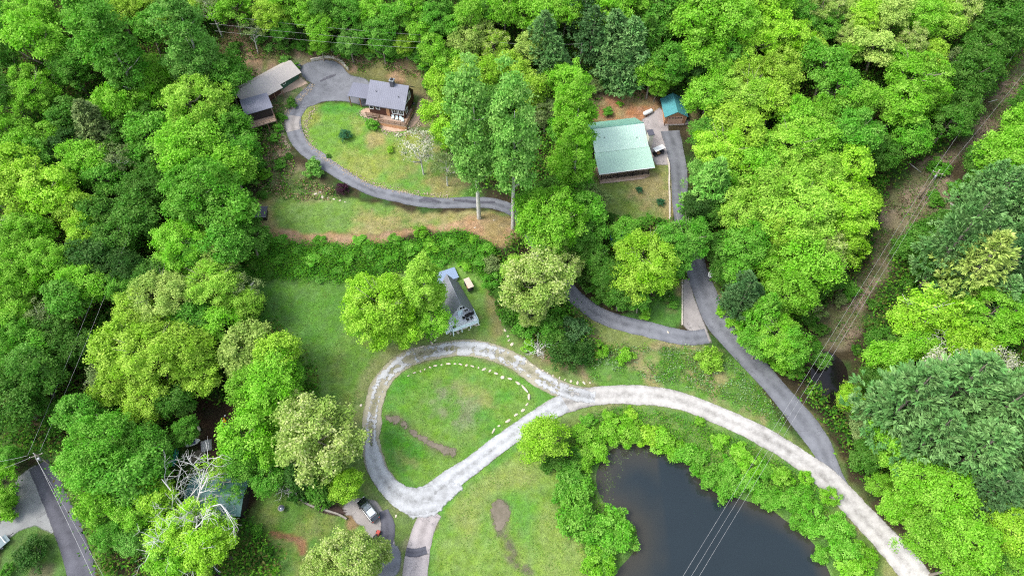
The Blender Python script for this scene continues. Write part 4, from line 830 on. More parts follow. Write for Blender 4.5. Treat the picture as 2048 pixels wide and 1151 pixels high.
# --- log house with grey roof
zg = G(770, 205)[2]
H1 = frame('log_house', (731, 208.7), (809, 221.5), zg + 3, zg, 'brown log house with plain grey metal roof, dark chimney and wrap-around deck', 'house')
gable_walls(H1, .4, 9.1, .7, 7.5, 3.05, 4.65, 6.2, -2, LOG)
roofx(H1, 0, 9.5, 0, 3.0, 4.65, 6.45, GREYROOF); roofx(H1, 0, 9.5, 8.1, 3.4, 4.66, 6.44, GREYROOF)
roofx(H1, -5.5, -.02, 2.3, 2.6, 6.5, 3.3, GREYROOF, .14, 'carport_roof')
for x, y in ((-5.2, 2.6), (-2.6, 2.6), (-5.2, 6.2), (-2.6, 6.2)): MB().box(x - .1, x + .1, y - .1, y + .1, -.6, 2.55 if y < 4 else 3.1).build('carport_post', RAIL, H1)
m = MB().box(5.1, 6.0, 3.9, 4.9, 5.0, 7.5); ch = m.build('chimney', DKGREY, H1); MB().box(5.0, 6.1, 3.8, 5.0, 7.5, 7.62).build('chimney_cap', GREYM, ch)
MB().box(5.3, 5.8, 4.1, 4.7, 7.62, 7.9).build('flue', BLACK, ch)
for vx, vy in ((2.0, 2.6), (7.6, 2.2)): MB().tube([(vx, vy, 3 + vy * .74), (vx, vy, 3.45 + vy * .74)], .07, 6).build('vent_pipe', BLACK, H1)
MB().box(-.02, 9.52, -.12, -.01, 2.84, 2.96).build('gutter', DKGREY, H1)
f = gable = MB().add([(9.12, 1.0, 2.6), (9.12, 7.2, 2.6), (9.12, 4.65, 5.8)], [(0, 1, 2)]).build('gable_panel', DARKW, H1)
window(H1, 1.6, 3.2, 3.0, 4.3, 9.1, 1, axis='y', frame_w=.2); window(H1, 4.0, 5.4, 2.6, 4.4, 9.1, 1, axis='y', frame_w=.2); window(H1, 1.4, 2.8, .6, 2.0, 9.1, 1, axis='y', frame_w=.16)
window(H1, .5, 1.5, 1.3, 2.5, .7, -1); window(H1, 2.1, 3.1, 1.5, 2.6, .7, -1)
window(H1, 6.0, 7.4, .9, 2.5, .7, -1, frame_w=.16); window(H1, 7.6, 8.9, .9, 2.5, .7, -1, frame_w=.16)
d = MB().box(4.6, 5.4, .6, .7, .1, 2.3).build('door', TANW, H1); MB().box(5.22, 5.3, .52, .6, 1.1, 1.2).build('handle', BLACK, d)
m = MB().box(3.2, 10.2, -1.9, .66, -.12, .02); m.box(9.12, 10.2, .66, 4.3, -.12, .02); m.box(-.3, 3.18, -.4, .66, -.12, .02); m.build('deck', DECK, H1)
m = MB()
for x, y in ((3.4, -1.8), (6.7, -1.8), (10, -1.8), (10, 1.5), (10, 4.1), (-.1, -.3), (1.6, -.3)): MB().box(x - .08, x + .08, y - .08, y + .08, -3, -.12).build('deck_post', RAIL, H1)
railing(H1, [(-.25, -.35), (3.25, -.35), (3.25, -1.85), (10.15, -1.85), (10.15, 4.25)], 1.0, RAIL, panel=.04)
m = MB()
for i in range(4): m.box(3.0 + i * 1.6, 3.5 + i * 1.6, -2.9, -2.4, -.9, -.7)
sk = MB().box(3.2, 10.2, -1.88, -1.8, -1.3, -.12).build('deck_skirt', TANW, H1)
for i, (x, y) in enumerate(((6.3, -.1), (7.3, -.2), (8.2, -.1), (8.8, -.5))):
    m = MB().box(x - .28, x + .28, y - .25, y + .25, .38, .45); m.box(x - .28, x + .28, y + .2, y + .26, .45, 1.0)
    for sx in (-.24, .24):
        for sy in (-.2, .2): m.box(x + sx - .03, x + sx + .03, y + sy - .03, y + sy + .03, .02, .38)
    e = empty('deck_chair', H1.matrix_basis @ Vector((x, y, .02)), H1.rotation_euler.z, 'pale blue slatted chair on the log house deck, %s from the left' % ('first', 'second', 'third', 'fourth')[i], 'chair', 'chairs along the log house deck')
    mm = MB(); mm.box(-.28, .28, -.25, .25, .36, .43); mm.build('seat', PALEB2, e); MB().box(-.28, .28, .2, .26, .43, 1.0).build('backrest', PALEB2, e)
    for sx in (-.24, .24):
        for sy in (-.2, .2): MB().box(sx - .03, sx + .03, sy - .03, sy + .03, 0, .36).build('leg', PALEB2, e)
for pts, nm in (([(722,222),(735,216),(752,222),(760,236),(745,238),(726,232)], 'stone_terrace'), ([(752,232),(805,248),(828,232),(836,204),(842,200),(846,214),(838,240),(820,258),(790,264),(760,256)], 'flagstone_path')):
    patch(nm, pts, roadmat(nm, A(206,176,152), A(160,132,112), 2.5, ragged=.5, cracks=False), .08)
# --- long grey-roofed outbuilding
zg = G(560, 180)[2]
H2 = frame('outbuilding', (522.4, 191.8), (596, 150.8), zg + 2.6, zg, 'long low outbuilding with pale weathered roof and dark green wall beside the parking pad', 'outbuilding')
gable_walls(H2, 5.4, 11.2, 1.35, 5.4, 2.75, 3.9, 3.85, -1, GREENW, 3.1); gable_walls(H2, -4, 5.38, .9, 5.4, 2.5, 3.9, 3.85, -2, LOG, 3.1)
roofx(H2, 5.5, 11.7, .3, 2.6, 3.9, 4.1, SHINGLE); roofx(H2, -4.4, 5.48, -.7, 2.25, 3.9, 4.1, SHINGLE); roofx(H2, -4.4, 11.7, 6.0, 3.2, 3.91, 4.09, SHINGLE)
window(H2, 6.6, 7.4, 1.2, 2.1, 1.35, -1)
m = MB()
for x in (.5, 3, 5.2): MB().box(x - .08, x + .08, -.5, -.34, -1.5, 2.2).build('porch_post', RAIL, H2)
patch('stone_walk', [(548,184),(562,177),(598,160),(597,152),(612,163),(616,168),(580,183),(556,192)], roadmat('stone_walk', A(214,188,166), A(176,148,126), 2.2, ragged=.3, cracks=False), .1, sm=False)
# --- raised shed on posts
zg = G(530, 235)[2]
H3 = frame('raised_shed', (524.5, 219.6), (544, 214), zg + 5, zg, 'small brown raised shed on timber posts with grey roof, half hidden by trees', 'shed')
roofx(H3, -4, 2.4, 0, 4.9, 4.9, 5.5, GREYROOF); MB().box(-3.6, 1.9, .5, 4.4, 2.3, 4.95).build('wall', DARKW, H3); MB().box(-3.8, 2.2, -1.6, 4.4, 2.1, 2.28).build('deck', DECK, H3)
for x, y in ((-3.6, -1.4), (0, -1.4), (2.0, -1.4), (2.0, 1.5), (2.0, 4.2), (-3.6, 4.2)): MB().box(x - .1, x + .1, y - .1, y + .1, -2, 2.1).build('post', RAIL, H3)
railing(H3, [(-3.7, -1.5), (2.1, -1.5), (2.1, .4)], .9, RAIL, z=2.28, n=2)
# --- house with the mint green roof
zg = G(1250, 300)[2]
H4 = frame('green_roofed_house', (1198, 348), (1309.6, 334), zg + 2.8, zg, 'wide house with pale mint green metal roof and stone chimney beside the drive', 'house')
gable_walls(H4, .9, 12.0, 5.0, 15.6, 3.9, 10.6, 6.1, -1, DARKW, 3.1)
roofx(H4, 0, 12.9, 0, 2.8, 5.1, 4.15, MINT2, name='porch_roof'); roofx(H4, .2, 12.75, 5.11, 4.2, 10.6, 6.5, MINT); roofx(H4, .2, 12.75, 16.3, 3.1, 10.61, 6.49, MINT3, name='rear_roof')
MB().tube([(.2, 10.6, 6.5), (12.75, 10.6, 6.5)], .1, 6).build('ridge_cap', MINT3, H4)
MB().box(.6, 12.3, .5, 5.0, -.5, .1).build('porch_floor', DECK, H4)
for x in (.9, 4.6, 8.3, 12.0): MB().box(x - .09, x + .09, .55, .73, .1, 2.85).build('porch_post', DARKW, H4)
railing(H4, [(.9, .64), (12.0, .64)], .95, DARKW, z=.1, panel=.03)
d = MB().box(6.0, 7.0, 4.9, 4.99, .1, 2.2).build('door', TANW, H4); MB().box(6.85, 6.92, 4.82, 4.9, 1.1, 1.2).build('handle', BLACK, d)
window(H4, 2.2, 4.0, .9, 2.2, 5.0); window(H4, 8.6, 10.4, .9, 2.2, 5.0)
ch = MB().box(12.8, 13.9, 6.2, 7.8, -1, 6.6).build('chimney', STONE, H4); MB().box(12.6, 14.0, 6.1, 7.9, 6.6, 6.75).build('chimney_cap', DKGREY, ch)
MB().box(12.0, 13.6, 3.4, 5.6, -1, 2.6).build('stone_annex', STONE2, H4); MB().box(13.0, 13.4, 7.9, 8.3, 0, 3.0).build('flue', BLACK, H4)
patch('stone_patio', [(1199,360),(1298,350),(1300,352),(1284,359),(1240,364),(1200,368)], roadmat('stone_patio', A(212,190,172), A(170,146,130), 2.5, ragged=.4, cracks=False), .1, sm=False)
for vx, vy in ((3.0, 8.2), (10.4, 7.4)): MB().tube([(vx, vy, 4.0 + (vy - 5) * .42), (vx, vy, 4.6 + (vy - 5) * .42)], .08, 6).build('vent_pipe', GREYM, H4)
MB().box(0, 12.9, -.12, -.01, 2.62, 2.76).build('gutter', WHITE, H4)
# --- garage with teal roof
zg = G(1350, 245)[2]
H5 = frame('garage', (1330, 233.8), (1376.8, 232.6), zg + 2.7, zg, 'teal roofed single garage with tan door at the top of the paved drive', 'garage')
def gable_y(par, x0, x1, y0, y1, ze, zr, zb, mat, wmat, ov=.35, ovy=.6):
    xr = (x0 + x1) / 2; s = (zr - ze) / (xr - x0); m = MB(); pr = [(x0, zb), (x1, zb), (x1, ze), (xr, zr), (x0, ze)]
    vs = [(x, y0, z) for x, z in pr] + [(x, y1, z) for x, z in pr]
    m.add(vs, [tuple(range(5)), tuple(range(5, 10))[::-1]] + [(i, 5 + i, 5 + (i + 1) % 5, (i + 1) % 5) for i in range(5)]); wl = m.build('wall', wmat, par)
    for sg in (-1, 1):
        xe = x0 - ov if sg < 0 else x1 + ov; z0 = ze - s * ov + .12; q = [(xe, y0 - ovy, z0), (xr, y0 - ovy, zr + .12), (xr, y1 + ovy, zr + .12), (xe, y1 + ovy, z0)]
        if sg > 0: q = q[::-1]
        MB().slab(q, .12).build('roof', mat, par)
    return wl
gable_y(H5, .3, 5.3, .6, 6.2, 2.6, 4.0, -.6, TEAL, TANW)
d = MB().box(1.0, 4.6, .5, .59, 0, 2.2).build('garage_door', PINKW, H5); p = MB()
for i in range(5): p.box(1.2 + i * .68, 1.2 + i * .68 + .45, .46, .49, 1.7, 1.95)
p.build('door_windows', GLASS, d)
for x in (.35, 5.2): MB().tube([(x, .1, 0), (x, .1, 2.5)], .11, 5).build('post', RAIL, H5); 
MB().slab([(5.7, 5.4, 2.2), (7.2, 5.4, 1.9), (7.2, 8.2, 1.9), (5.7, 8.2, 2.2)], .1).build('lean_to_roof', TEAL, H5)
# --- A-frame cabin
zg = G(920, 620)[2]
H6 = frame('cabin', (896.6, 635.6), (945, 618.5), zg + 1.2, zg, 'small grey A-frame cabin with steep dark roof and pale blue deck above the gravel loop', 'cabin')
xr = 2.67; zr = 5.9
m = MB(); pr = [(.25, -1), (5.1, -1), (5.1, .6), (xr, zr - .3), (.25, .6)]
m.add([(x, .3, z) for x, z in pr] + [(x, 6.9, z) for x, z in pr], [tuple(range(5)), tuple(range(5, 10))[::-1]] + [(i, 5 + i, 5 + (i + 1) % 5, (i + 1) % 5) for i in range(5)]); m.build('wall', GREYW, H6)
MB().slab([(-.5, -.3, .3), (xr, -.8, zr), (xr, 7.3, zr), (-.5, 7.1, .3)], .12).build('roof', SLATE, H6)
MB().slab([(5.85, 7.1, .3), (xr, 7.3, zr), (xr, -.8, zr), (5.85, -.3, .3)], .12).build('roof', SLATE, H6)
MB().tube([(xr, -.82, zr + .03), (xr, 7.32, zr + .03)], .07, 5).build('ridge_cap', SLATEX, H6)
window(H6, 1.2, 2.3, 2.2, 3.2, .3); window(H6, 2.6, 3.9, 2.2, 3.2, .3); window(H6, 2.3, 3.1, 3.7, 4.4, .3, frame_w=.1)
d = MB().box(2.2, 3.2, .2, .29, .5, 2.0).build('door', PALEB2, H6); MB().box(3.05, 3.12, .12, .2, 1.2, 1.3).build('handle', BLACK, d); window(H6, 3.5, 4.6, .9, 1.9, .3)
MB().box(-.2, 5.55, -3.05, .28, .36, .5).build('deck', PALEB, H6)
for x in (-.1, 1.8, 3.7, 5.45): MB().box(x - .08, x + .08, -3.0, -2.84, -2, .36).build('deck_post', PALEB2, H6)
railing(H6, [(5.5, -.2), (5.5, -3.0), (-.15, -3.0), (-.15, -2.2)], .95, PALEB2, z=.5, panel=.075)
st = MB()
for i in range(4): st.box(-.5 - i * .32, -.2 - i * .32, -2.6, -1.0, .25 - i * .22, .33 - i * .22)
s = st.build('stairs', PALEB, H6); railing(s, [(-.25, -1.0), (-1.45, -1.0)], .9, PALEB2, z=-.2, n=2); railing(s, [(-.25, -2.6), (-1.45, -2.6)], .9, PALEB2, z=-.2, n=2)
MB().slab([(-1.8, 7.5, 3.1), (5.3, 7.5, 3.1), (5.3, 10.2, 3.4), (-1.8, 10.2, 3.4)], .12).build('rear_roof', BLUEROOF, H6); MB().box(-1.5, 5.0, 7.7, 10.0, -1, 3.0).build('rear_annex', GREYW, H6)
M6 = H6.matrix_basis
t = empty('patio_table', M6 @ Vector((4.0, -.9, .5)), H6.rotation_euler.z + .2, 'dark rectangular patio table on the cabin deck', 'table')
MB().box(-.7, .7, -.4, .4, .68, .73).build('tabletop', BLACK, t)
for sx in (-.6, .6):
    for sy in (-.32, .32): MB().box(sx - .03, sx + .03, sy - .03, sy + .03, 0, .68).build('leg', BLACK, t)
for i, (x, y, a, lb) in enumerate(((3.0, -1.0, 1.57, 'left end'), (3.6, -1.7, 3.1, 'front left'), (4.5, -1.6, 3.3, 'front right'), (5.0, -.7, -1.5, 'right end'))):
    e = empty('patio_chair', M6 @ Vector((x, y, .5)), H6.rotation_euler.z + a, 'dark patio chair at the %s of the cabin deck table' % lb, 'chair', 'chairs round the cabin deck table')
    MB().box(-.27, .27, -.27, .27, .38, .46).build('seat', BLACK, e); MB().box(-.27, .27, .22, .28, .46, .95).build('backrest', BLACK, e)
    for sx in (-.23, .23):
        for sy in (-.23, .23): MB().box(sx - .025, sx + .025, sy - .025, sy + .025, 0, .38).build('leg', BLACK, e)
pl = tag(MB().box(-.3, .3, -.3, .3, 0, .4).build('planter', BLACK), 'square black planter at the stair head of the cabin deck', 'planter'); pl.location = M6 @ Vector((.5, -2.3, .5)); pl.rotation_euler.z = H6.rotation_euler.z
# --- teal roofed building under the dead tree
zg = G(450, 1000)[2]
H7 = frame('teal_roofed_building', (440, 1030), (480, 1032), zg + 3, zg, 'building with dusty teal roof under the leafless white tree', 'building')
gable_walls(H7, -6.6, 3.1, .5, 6.5, 2.9, 3.5, 3.7, -1, DARKW); roofx(H7, -7, 3.5, 0, 2.9, 3.5, 4.0, TEAL2); roofx(H7, -7, 3.5, 7, 2.9, 3.51, 3.99, TEAL2)
window(H7, -5, -3.6, 1, 2.1, .5); window(H7, -2, -.6, 1, 2.1, .5)
zg = G(1235, 495)[2]
H8 = frame('small_teal_shed', (1222, 490), (1250, 488), zg + 2.4, zg, 'small shed with teal gable roof peeping out beneath the lime crown', 'shed')
gable_walls(H8, .3, 3.9, .3, 3.3, 2.3, 1.8, 3.0, -1, DARKW); roofx(H8, 0, 4.2, 0, 2.3, 1.8, 3.2, TEAL); roofx(H8, 0, 4.2, 3.6, 2.3, 1.81, 3.19, TEAL); d = MB().box(1.6, 2.5, .2, .29, 0, 2).build('door', TANW, H8)
zg = G(515, 440)[2]
H9 = frame('field_shelter', (500, 434), (532, 433), zg + 1.6, zg, 'small black flat roofed shelter at the left end of the terrace', 'shelter')
MB().slab([(0, 0, 1.6), (3.4, 0, 1.6), (3.4, 2.6, 1.9), (0, 2.6, 1.9)], .1).build('roof', DKGREY, H9)
m = MB().box(-.06, 3.46, -.06, .02, 1.46, 1.62); m.box(-.06, 3.46, 2.6, 2.68, 1.76, 1.95); m.build('roof_edge', GREYM, H9); MB().box(.2, 3.2, .3, 2.4, -.5, 1.5).build('wall', BLACK, H9)

# ---------------------------------------------------------------- vehicles and small things
def wheel(par, x, y, r, w, name='wheel'):
    m = MB(); m.tube([(x, y - w / 2, r), (x, y + w / 2, r)], r, 14); o = m.build(name, RUBBER, par)
    n = MB(); n.tube([(x, y - w / 2 - .01, r), (x, y + w / 2 + .01, r)], r * .58, 10); n.build('rim', GREYM, o); return o
def loft(m, secs):
    """secs: list of (x, [(y,z)...]) closed profiles of the same size"""
    n = len(secs[0][1]); vs = [(x, y, z) for x, pr in secs for y, z in pr]; fs = []
    for i in range(len(secs) - 1):
        for k in range(n): fs.append((i * n + k, (i + 1) * n + k, (i + 1) * n + (k + 1) % n, i * n + (k + 1) % n))
    fs += [tuple(range(n)), tuple(range((len(secs) - 1) * n, len(secs) * n))[::-1]]; return m.add(vs, fs)
def car(px, py, tx, ty, label, L=4.9, Wd=1.95, paint=BLACK):
    x, y, z = G(px, py); x2, y2, _ = G(tx, ty); a = math.atan2(y2 - y, x2 - x); e = empty('parked_suv', (x, y, z + .05), a, label, 'car')
    h = Wd / 2; l = L / 2
    def pr(w, z0, z1, c=.1): return [(-w, z0), (w, z0), (w, z1 - c), (w - c, z1), (-w + c, z1), (-w, z1 - c)]
    m = MB(); loft(m, [(-l, pr(h * .86, .45, .95)), (-l + .15, pr(h * .97, .35, 1.08)), (-l + .8, pr(h, .32, 1.12)), (l - 1.5, pr(h, .32, 1.1)), (l - .5, pr(h * .97, .34, 1.02)), (l - .08, pr(h * .85, .4, .85)), (l, pr(h * .8, .45, .75))]); m.build('body', paint, e, .03)
    m = MB(); loft(m, [(-l + .12, pr(h * .84, 1.08, 1.14)), (-l + .4, pr(h * .8, 1.08, 1.74, .12)), (-l + 1.6, pr(h * .8, 1.08, 1.8, .12)), (l - 2.0, pr(h * .79, 1.06, 1.76, .12)), (l - 1.25, pr(h * .86, 1.06, 1.12))]); m.build('cabin', paint, e, .02)
    MB().add([(l - 1.22, -h * .76, 1.145), (l - 1.22, h * .76, 1.145), (l - 1.93, h * .66, 1.75), (l - 1.93, -h * .66, 1.75)], [(0, 1, 2, 3)]).build('windscreen', CARGLASS, e)
    MB().add([(-l + .1, h * .74, 1.15), (-l + .1, -h * .74, 1.15), (-l + .36, -h * .64, 1.72), (-l + .36, h * .64, 1.72)], [(0, 1, 2, 3)]).build('rear_window', CARGLASS, e)
    for s in (-1, 1):
        yy = h * .845 * s; MB().box(-l + .6, l - 1.75, min(yy, yy * .97), max(yy, yy * .97), 1.2, 1.6).build('side_window', CARGLASS, e)
        MB().box(l - 1.5, l - 1.3, min(h * s, (h + .2) * s), max(h * s, (h + .2) * s), 1.05, 1.2).build('wing_mirror', paint, e)
        MB().box(-l + .5, l - 2.1, s * h * .66 - .03, s * h * .66 + .03, 1.83, 1.88).build('roof_rail', GREYM, e)
        MB().box(l - .12, l + .01, s * h * .62 - .2, s * h * .62 + .2, .66, .82).build('headlight', WHITE, e); MB().box(-l - .02, -l + .1, s * h * .7 - .12, s * h * .7 + .12, .7, .98).build('tail_light', RED, e)
    MB().box(-.3, .55, -.55, .55, 1.795, 1.82).build('sunroof', CARGLASS, e); MB().box(-1.7, -.45, -.58, .58, 1.80, 1.825).build('roof_panel', ROOFP, e)
    for sx in (-l + .95, l - .95):
        for sy in (-h + .1, h - .1): wheel(e, sx, sy, .38, .24)
    return e
def cgm(c, nm, ro=.08):
    t = NT(nm); p = t.n('BsdfPrincipled', {'Base Color': (*c, 1), 'Roughness': ro, 'Specular IOR Level': 1.0, 'Coat Weight': 1.0}); t.link(p.outputs[0], t.out.inputs[0]); return t.m
CARGLASS = cgm((.10, .12, .15), 'car_glass'); CARBLACK = cgm((.012, .013, .016), 'car_black', .2); ROOFP = cgm((.42, .48, .55), 'roof_glass', .15)
car(738, 1021, 722, 1000, 'black sport utility vehicle with glass roof parked on the cracked pad', paint=CARBLACK)
def cart(px, py, tx, ty, label, top, name='golf_cart', s=1.0):
    x, y, z = G(px, py); x2, y2, _ = G(tx, ty); e = empty(name, (x, y, z + .05), math.atan2(y2 - y, x2 - x), label, 'cart'); e.scale = (s, s, s)
    MB().box(-1.3, 1.3, -.6, .6, .3, .5).build('chassis', BLACK, e); MB().box(.75, 1.3, -.55, .55, .5, .9).build('cowl', DKGREY, e); MB().box(-.6, .1, -.55, .55, .5, .8).build('seat', TANW, e); MB().box(-.72, -.6, -.55, .55, .8, 1.25).build('backrest', TANW, e)
    MB().box(-1.3, -.75, -.55, .55, .5, .75).build('cargo_box', BLACK, e); MB().box(-1.45, 1.35, -.68, .68, 1.85, 1.92).build('roof', top, e, .03)
    for sx in (-1.2, 1.1):
        for sy in (-.55, .55): MB().tube([(sx, sy, .5), (sx, sy, 1.85)], .03, 5).build('roof_strut', BLACK, e)
    for sx in (-.9, .9):
        for sy in (-.55, .55): wheel(e, sx, sy, .24, .18)
    return e
cart(1316, 308, 1328, 303, 'white topped golf cart parked between the mint roofed house and the drive', WHITE)
c = cart(938, 575, 932, 562, 'black utility cart with tan top beside the cabin', TARP, 'utility_cart', .95)
# propane tank
x, y, z = G(1295, 229); e = empty('propane_tank', (x, y, z), .55, 'white horizontal propane tank on the concrete near the teal garage', 'tank')
m = MB(); m.tube([(-1.35, 0, .75), (-1.25, 0, .75), (-1.05, 0, .75), (1.05, 0, .75), (1.25, 0, .75), (1.35, 0, .75)], [.12, .36, .5, .5, .36, .12], 16); m.build('tank_body', WHITE, e)
for s in (-.8, .8): MB().box(s - .08, s + .08, -.3, .3, 0, .3).build('foot', GREYM, e)
MB().tube([(0, 0, 1.2), (0, 0, 1.38)], .16, 10).build('valve_hood', WHITE, e)
def dish(px, py, label, r=.55, h=1.2, az=-.6):
    x, y, z = G(px, py, h); e = empty('satellite_dish', (x, y, z), az, label, 'satellite dish', 'satellite dishes')
    MB().tube([(0, 0, -.4), (0, 0, h)], .05, 6).build('mast', GREYM, e); m = MB(); vs = [(0, 0, 0)]; fs = []
    for k, rr in enumerate((.35, .7, 1)):
        for i in range(16): a = i * math.pi / 8; vs.append((rr * r * math.cos(a), rr * r * math.sin(a), rr * rr * r * .25))
    for i in range(16): fs.append((0, 1 + i, 1 + (i + 1) % 16)); fs += [(1 + k * 16 + i, 17 + k * 16 + i, 17 + k * 16 + (i + 1) % 16, 1 + k * 16 + (i + 1) % 16) for k in range(2)]
    o = m.add(vs, fs, True).build('reflector', WHITE, e); o.location = (0, 0, h); o.rotation_euler = (R(48), 0, 0); so = o.modifiers.new('solid', 'SOLIDIFY'); so.thickness = .03
    MB().tube([(0, -r * .9, .1), (0, -r * .2, r * 1.1)], .02, 4).build('feed_arm', GREYM, o)
dish(1255, 168, 'right-hand white satellite dish on the slope above the propane tank'); dish(1242, 172, 'left-hand white satellite dish on the slope above the propane tank', .5, 1.0, .3)
dish(795, 87, 'lone white satellite dish at the wood edge behind the log house', .6, 1.3); dish(1421, 548, 'white satellite dish on a pole at the roadside bend below the big trees', .7, 2.6, .5)
# kettle grill beside log house
x, y, z = G(828, 208, 1); e = empty('grill', (x, y, z + .3), 0, 'round black kettle grill on the east end of the log house deck', 'grill')
m = MB(); m.tube([(0, 0, .55), (0, 0, .68), (0, 0, .9), (0, 0, 1.08), (0, 0, 1.16)], [.2, .42, .48, .34, .08], 14); m.build('bowl', BLACK, e)
for a in (0, 2.1, 4.2): MB().tube([(math.cos(a) * .42, math.sin(a) * .42, 0), (math.cos(a) * .2, math.sin(a) * .2, .6)], .025, 4).build('leg', GREYM, e)
# riding mower by the pad
def mower(px, py, rz, label, body, cat='mower', name='riding_mower'):
    x, y, z = G(px, py); e = empty(name, (x, y, z + .08), rz, label, cat)
    MB().box(-.1, .85, -.3, .3, .35, .75).build('bonnet', body, e, .05); MB().box(-.6, -.1, -.42, .42, .3, .45).build('footplate', BLACK, e); MB().box(-.6, -.2, -.25, .25, .5, .6).build('seat', BLACK, e); MB().box(-.66, -.58, -.25, .25, .6, .95).build('backrest', BLACK, e)
    MB().tube([(.1, 0, .7), (-.05, 0, .95)], .03, 5).build('steering_column', GREYM, e); MB().tube([(-.05, 0, .95), (-.06, 0, .98)], .18, 10).build('steering_wheel', BLACK, e)
    for sx, r in ((-.5, .28), (.6, .2)):
        for sy in (-.42, .42): wheel(e, sx, sy, r, .16)
mower(596, 136, .4, 'dark riding mower parked at the gable end of the pale-roofed outbuilding', DKGREY); mower(755, 1071, 1.2, 'small red ride-on mower at the edge of the blossoming tree near the black car', RED)
# boats, tarps and kayak in the dark yard
x, y, z = G(351, 917); e = empty('covered_boat', (x, y, z + .3), 1.5, 'small boat under a teal tarp beneath the dead tree', 'boat')
def hull(L, w, h): return [(-L, [(-w * .8, h), (-w * .7, .1), (w * .7, .1), (w * .8, h)]), (0, [(-w, h), (-w * .8, 0), (w * .8, 0), (w, h)]), (L * .6, [(-w * .8, h * 1.05), (-w * .5, .05), (w * .5, .05), (w * .8, h * 1.05)]), (L, [(-.08, h * 1.15), (-.05, h * .6), (.05, h * .6), (.08, h * 1.15)])]
loft(MB(), hull(1.6, .75, .6)).build('hull', WHITE, e) if False else None
m = MB(); loft(m, hull(1.6, .75, .6)); m.build('hull', WHITE, e); m = MB(); loft(m, [(-1.62, [(-.66, .62), (-.66, .5), (.66, .5), (.66, .62), (0, .85)]), (0, [(-.8, .62), (-.8, .45), (.8, .45), (.8, .62), (0, 1.05)]), (1.2, [(-.5, .7), (-.5, .5), (.5, .5), (.5, .7), (0, .95)]), (1.6, [(-.1, .72), (-.1, .6), (.1, .6), (.1, .72), (0, .8)])]); m.build('tarp', TEALTARP, e)
x, y, z = G(388, 886); e = empty('paddle_boat', (x, y, z + .1), .35, 'white boat with dark blue seat beside the pale tarp', 'boat')
m = MB(); loft(m, hull(1.3, .6, .5)); m.build('hull', WHITE, e); MB().box(-.3, .5, -.42, .42, .5, .62).build('seat', BLUE, e, .04)
def tarpbox(px, py, rz, l, w, h, mat, label, name='tarp_covered_pile'):
    x, y, z = G(px, py); rng = random.Random(px); m = MB(); n = 7; vs = []; fs = []
    for i in range(n):
        for j in range(n):
            u, v = i / 3 - 1, j / 3 - 1; ed = max(abs(u), abs(v)); vs.append((u * l / 2 * (1.0), v * w / 2, (h if ed < .9 else .05) * (1 + rng.uniform(-.12, .12)) ))
    for i in range(n - 1):
        for j in range(n - 1): fs.append((i * n + j, (i + 1) * n + j, (i + 1) * n + j + 1, i * n + j + 1))
    o = m.add(vs, fs, True).build(name, mat); o.location = (x, y, z + .02); o.rotation_euler.z = rz; return tag(o, label, 'tarp')
tarpbox(413, 891, .3, 2.0, 2.2, .9, TARP2, 'pale grey tarp covered pile right of the white and blue boat')
tarpbox(393, 912, .3, 2.6, 2.4, .25, surf('brown_tarp', A(112,102,88), .2), 'flat brown sheet on the ground below the pale tarp')
x, y, z = G(450, 850); e = empty('kayak', (x, y, z + .1), -1.25, 'orange kayak lying under the trees at the edge of the dark yard', 'kayak')
m = MB(); loft(m, [(-1.6, [(-.04, .2), (0, .15), (.04, .2), (0, .25)]), (-.8, [(-.33, .2), (0, .02), (.33, .2), (0, .34)]), (.8, [(-.33, .2), (0, .02), (.33, .2), (0, .34)]), (1.6, [(-.04, .2), (0, .15), (.04, .2), (0, .25)])]); m.build('hull', ORANGE, e); MB().box(-.4, .3, -.2, .2, .33, .36).build('cockpit', BLACK, e)
x, y, z = G(443, 847); m = MB(); m.tube([(0, 0, .2), (.3, 1.5, .2)], .03, 5); m.box(-.12, .1, -.3, .1, .17, .21); m.box(.22, .42, 1.4, 1.8, .17, .21); o = tag(m.build('paddle', WHITE), 'white paddle lying beside the orange kayak', 'paddle'); o.location = (x, y, z)
x, y, z = G(565, 1018); e = empty('bird_bath', (x, y, z), 0, 'round pale stone bird bath on the lower left lawn', 'bird bath')
MB().tube([(0, 0, 0), (0, 0, .1), (0, 0, .7)], [.3, .16, .14], 10).build('pedestal', STONE, e); MB().tube([(0, 0, .7), (0, 0, .8), (0, 0, .9)], [.2, .5, .6], 16).build('basin', STONE, e); MB().tube([(0, 0, .902), (0, 0, .908)], .52, 16).build('water_surface', CARGLASS, e)
# basketball hoop
x, y, z = G(438, 1148); e = empty('basketball_hoop', (x, y, z), .9, 'basketball hoop with dark backboard on a leaning pale pole, lower left lawn', 'basketball hoop')
MB().tube([(0, 0, 0), (.4, 0, 2.9)], .06, 6).build('pole', GREYM, e); MB().box(.5, .56, -.9, .9, 2.4, 3.5).build('backboard', DKGREY, e)
m = MB().box(.49, .58, -.95, .95, 3.5, 3.56); m.box(.49, .58, -.95, .95, 2.34, 2.4); m.box(.49, .58, -.96, -.9, 2.4, 3.5); m.box(.49, .58, .9, .96, 2.4, 3.5); m.build('backboard_frame', WHITE, e)
ring = [(1.0 + .23 * math.cos(i * .524), .23 * math.sin(i * .524), 2.7) for i in range(13)]; MB().tube(ring, .015, 4).build('rim', RED, e); MB().box(-.6, .3, -.4, .4, 0, .25).build('base', BLACK, e)
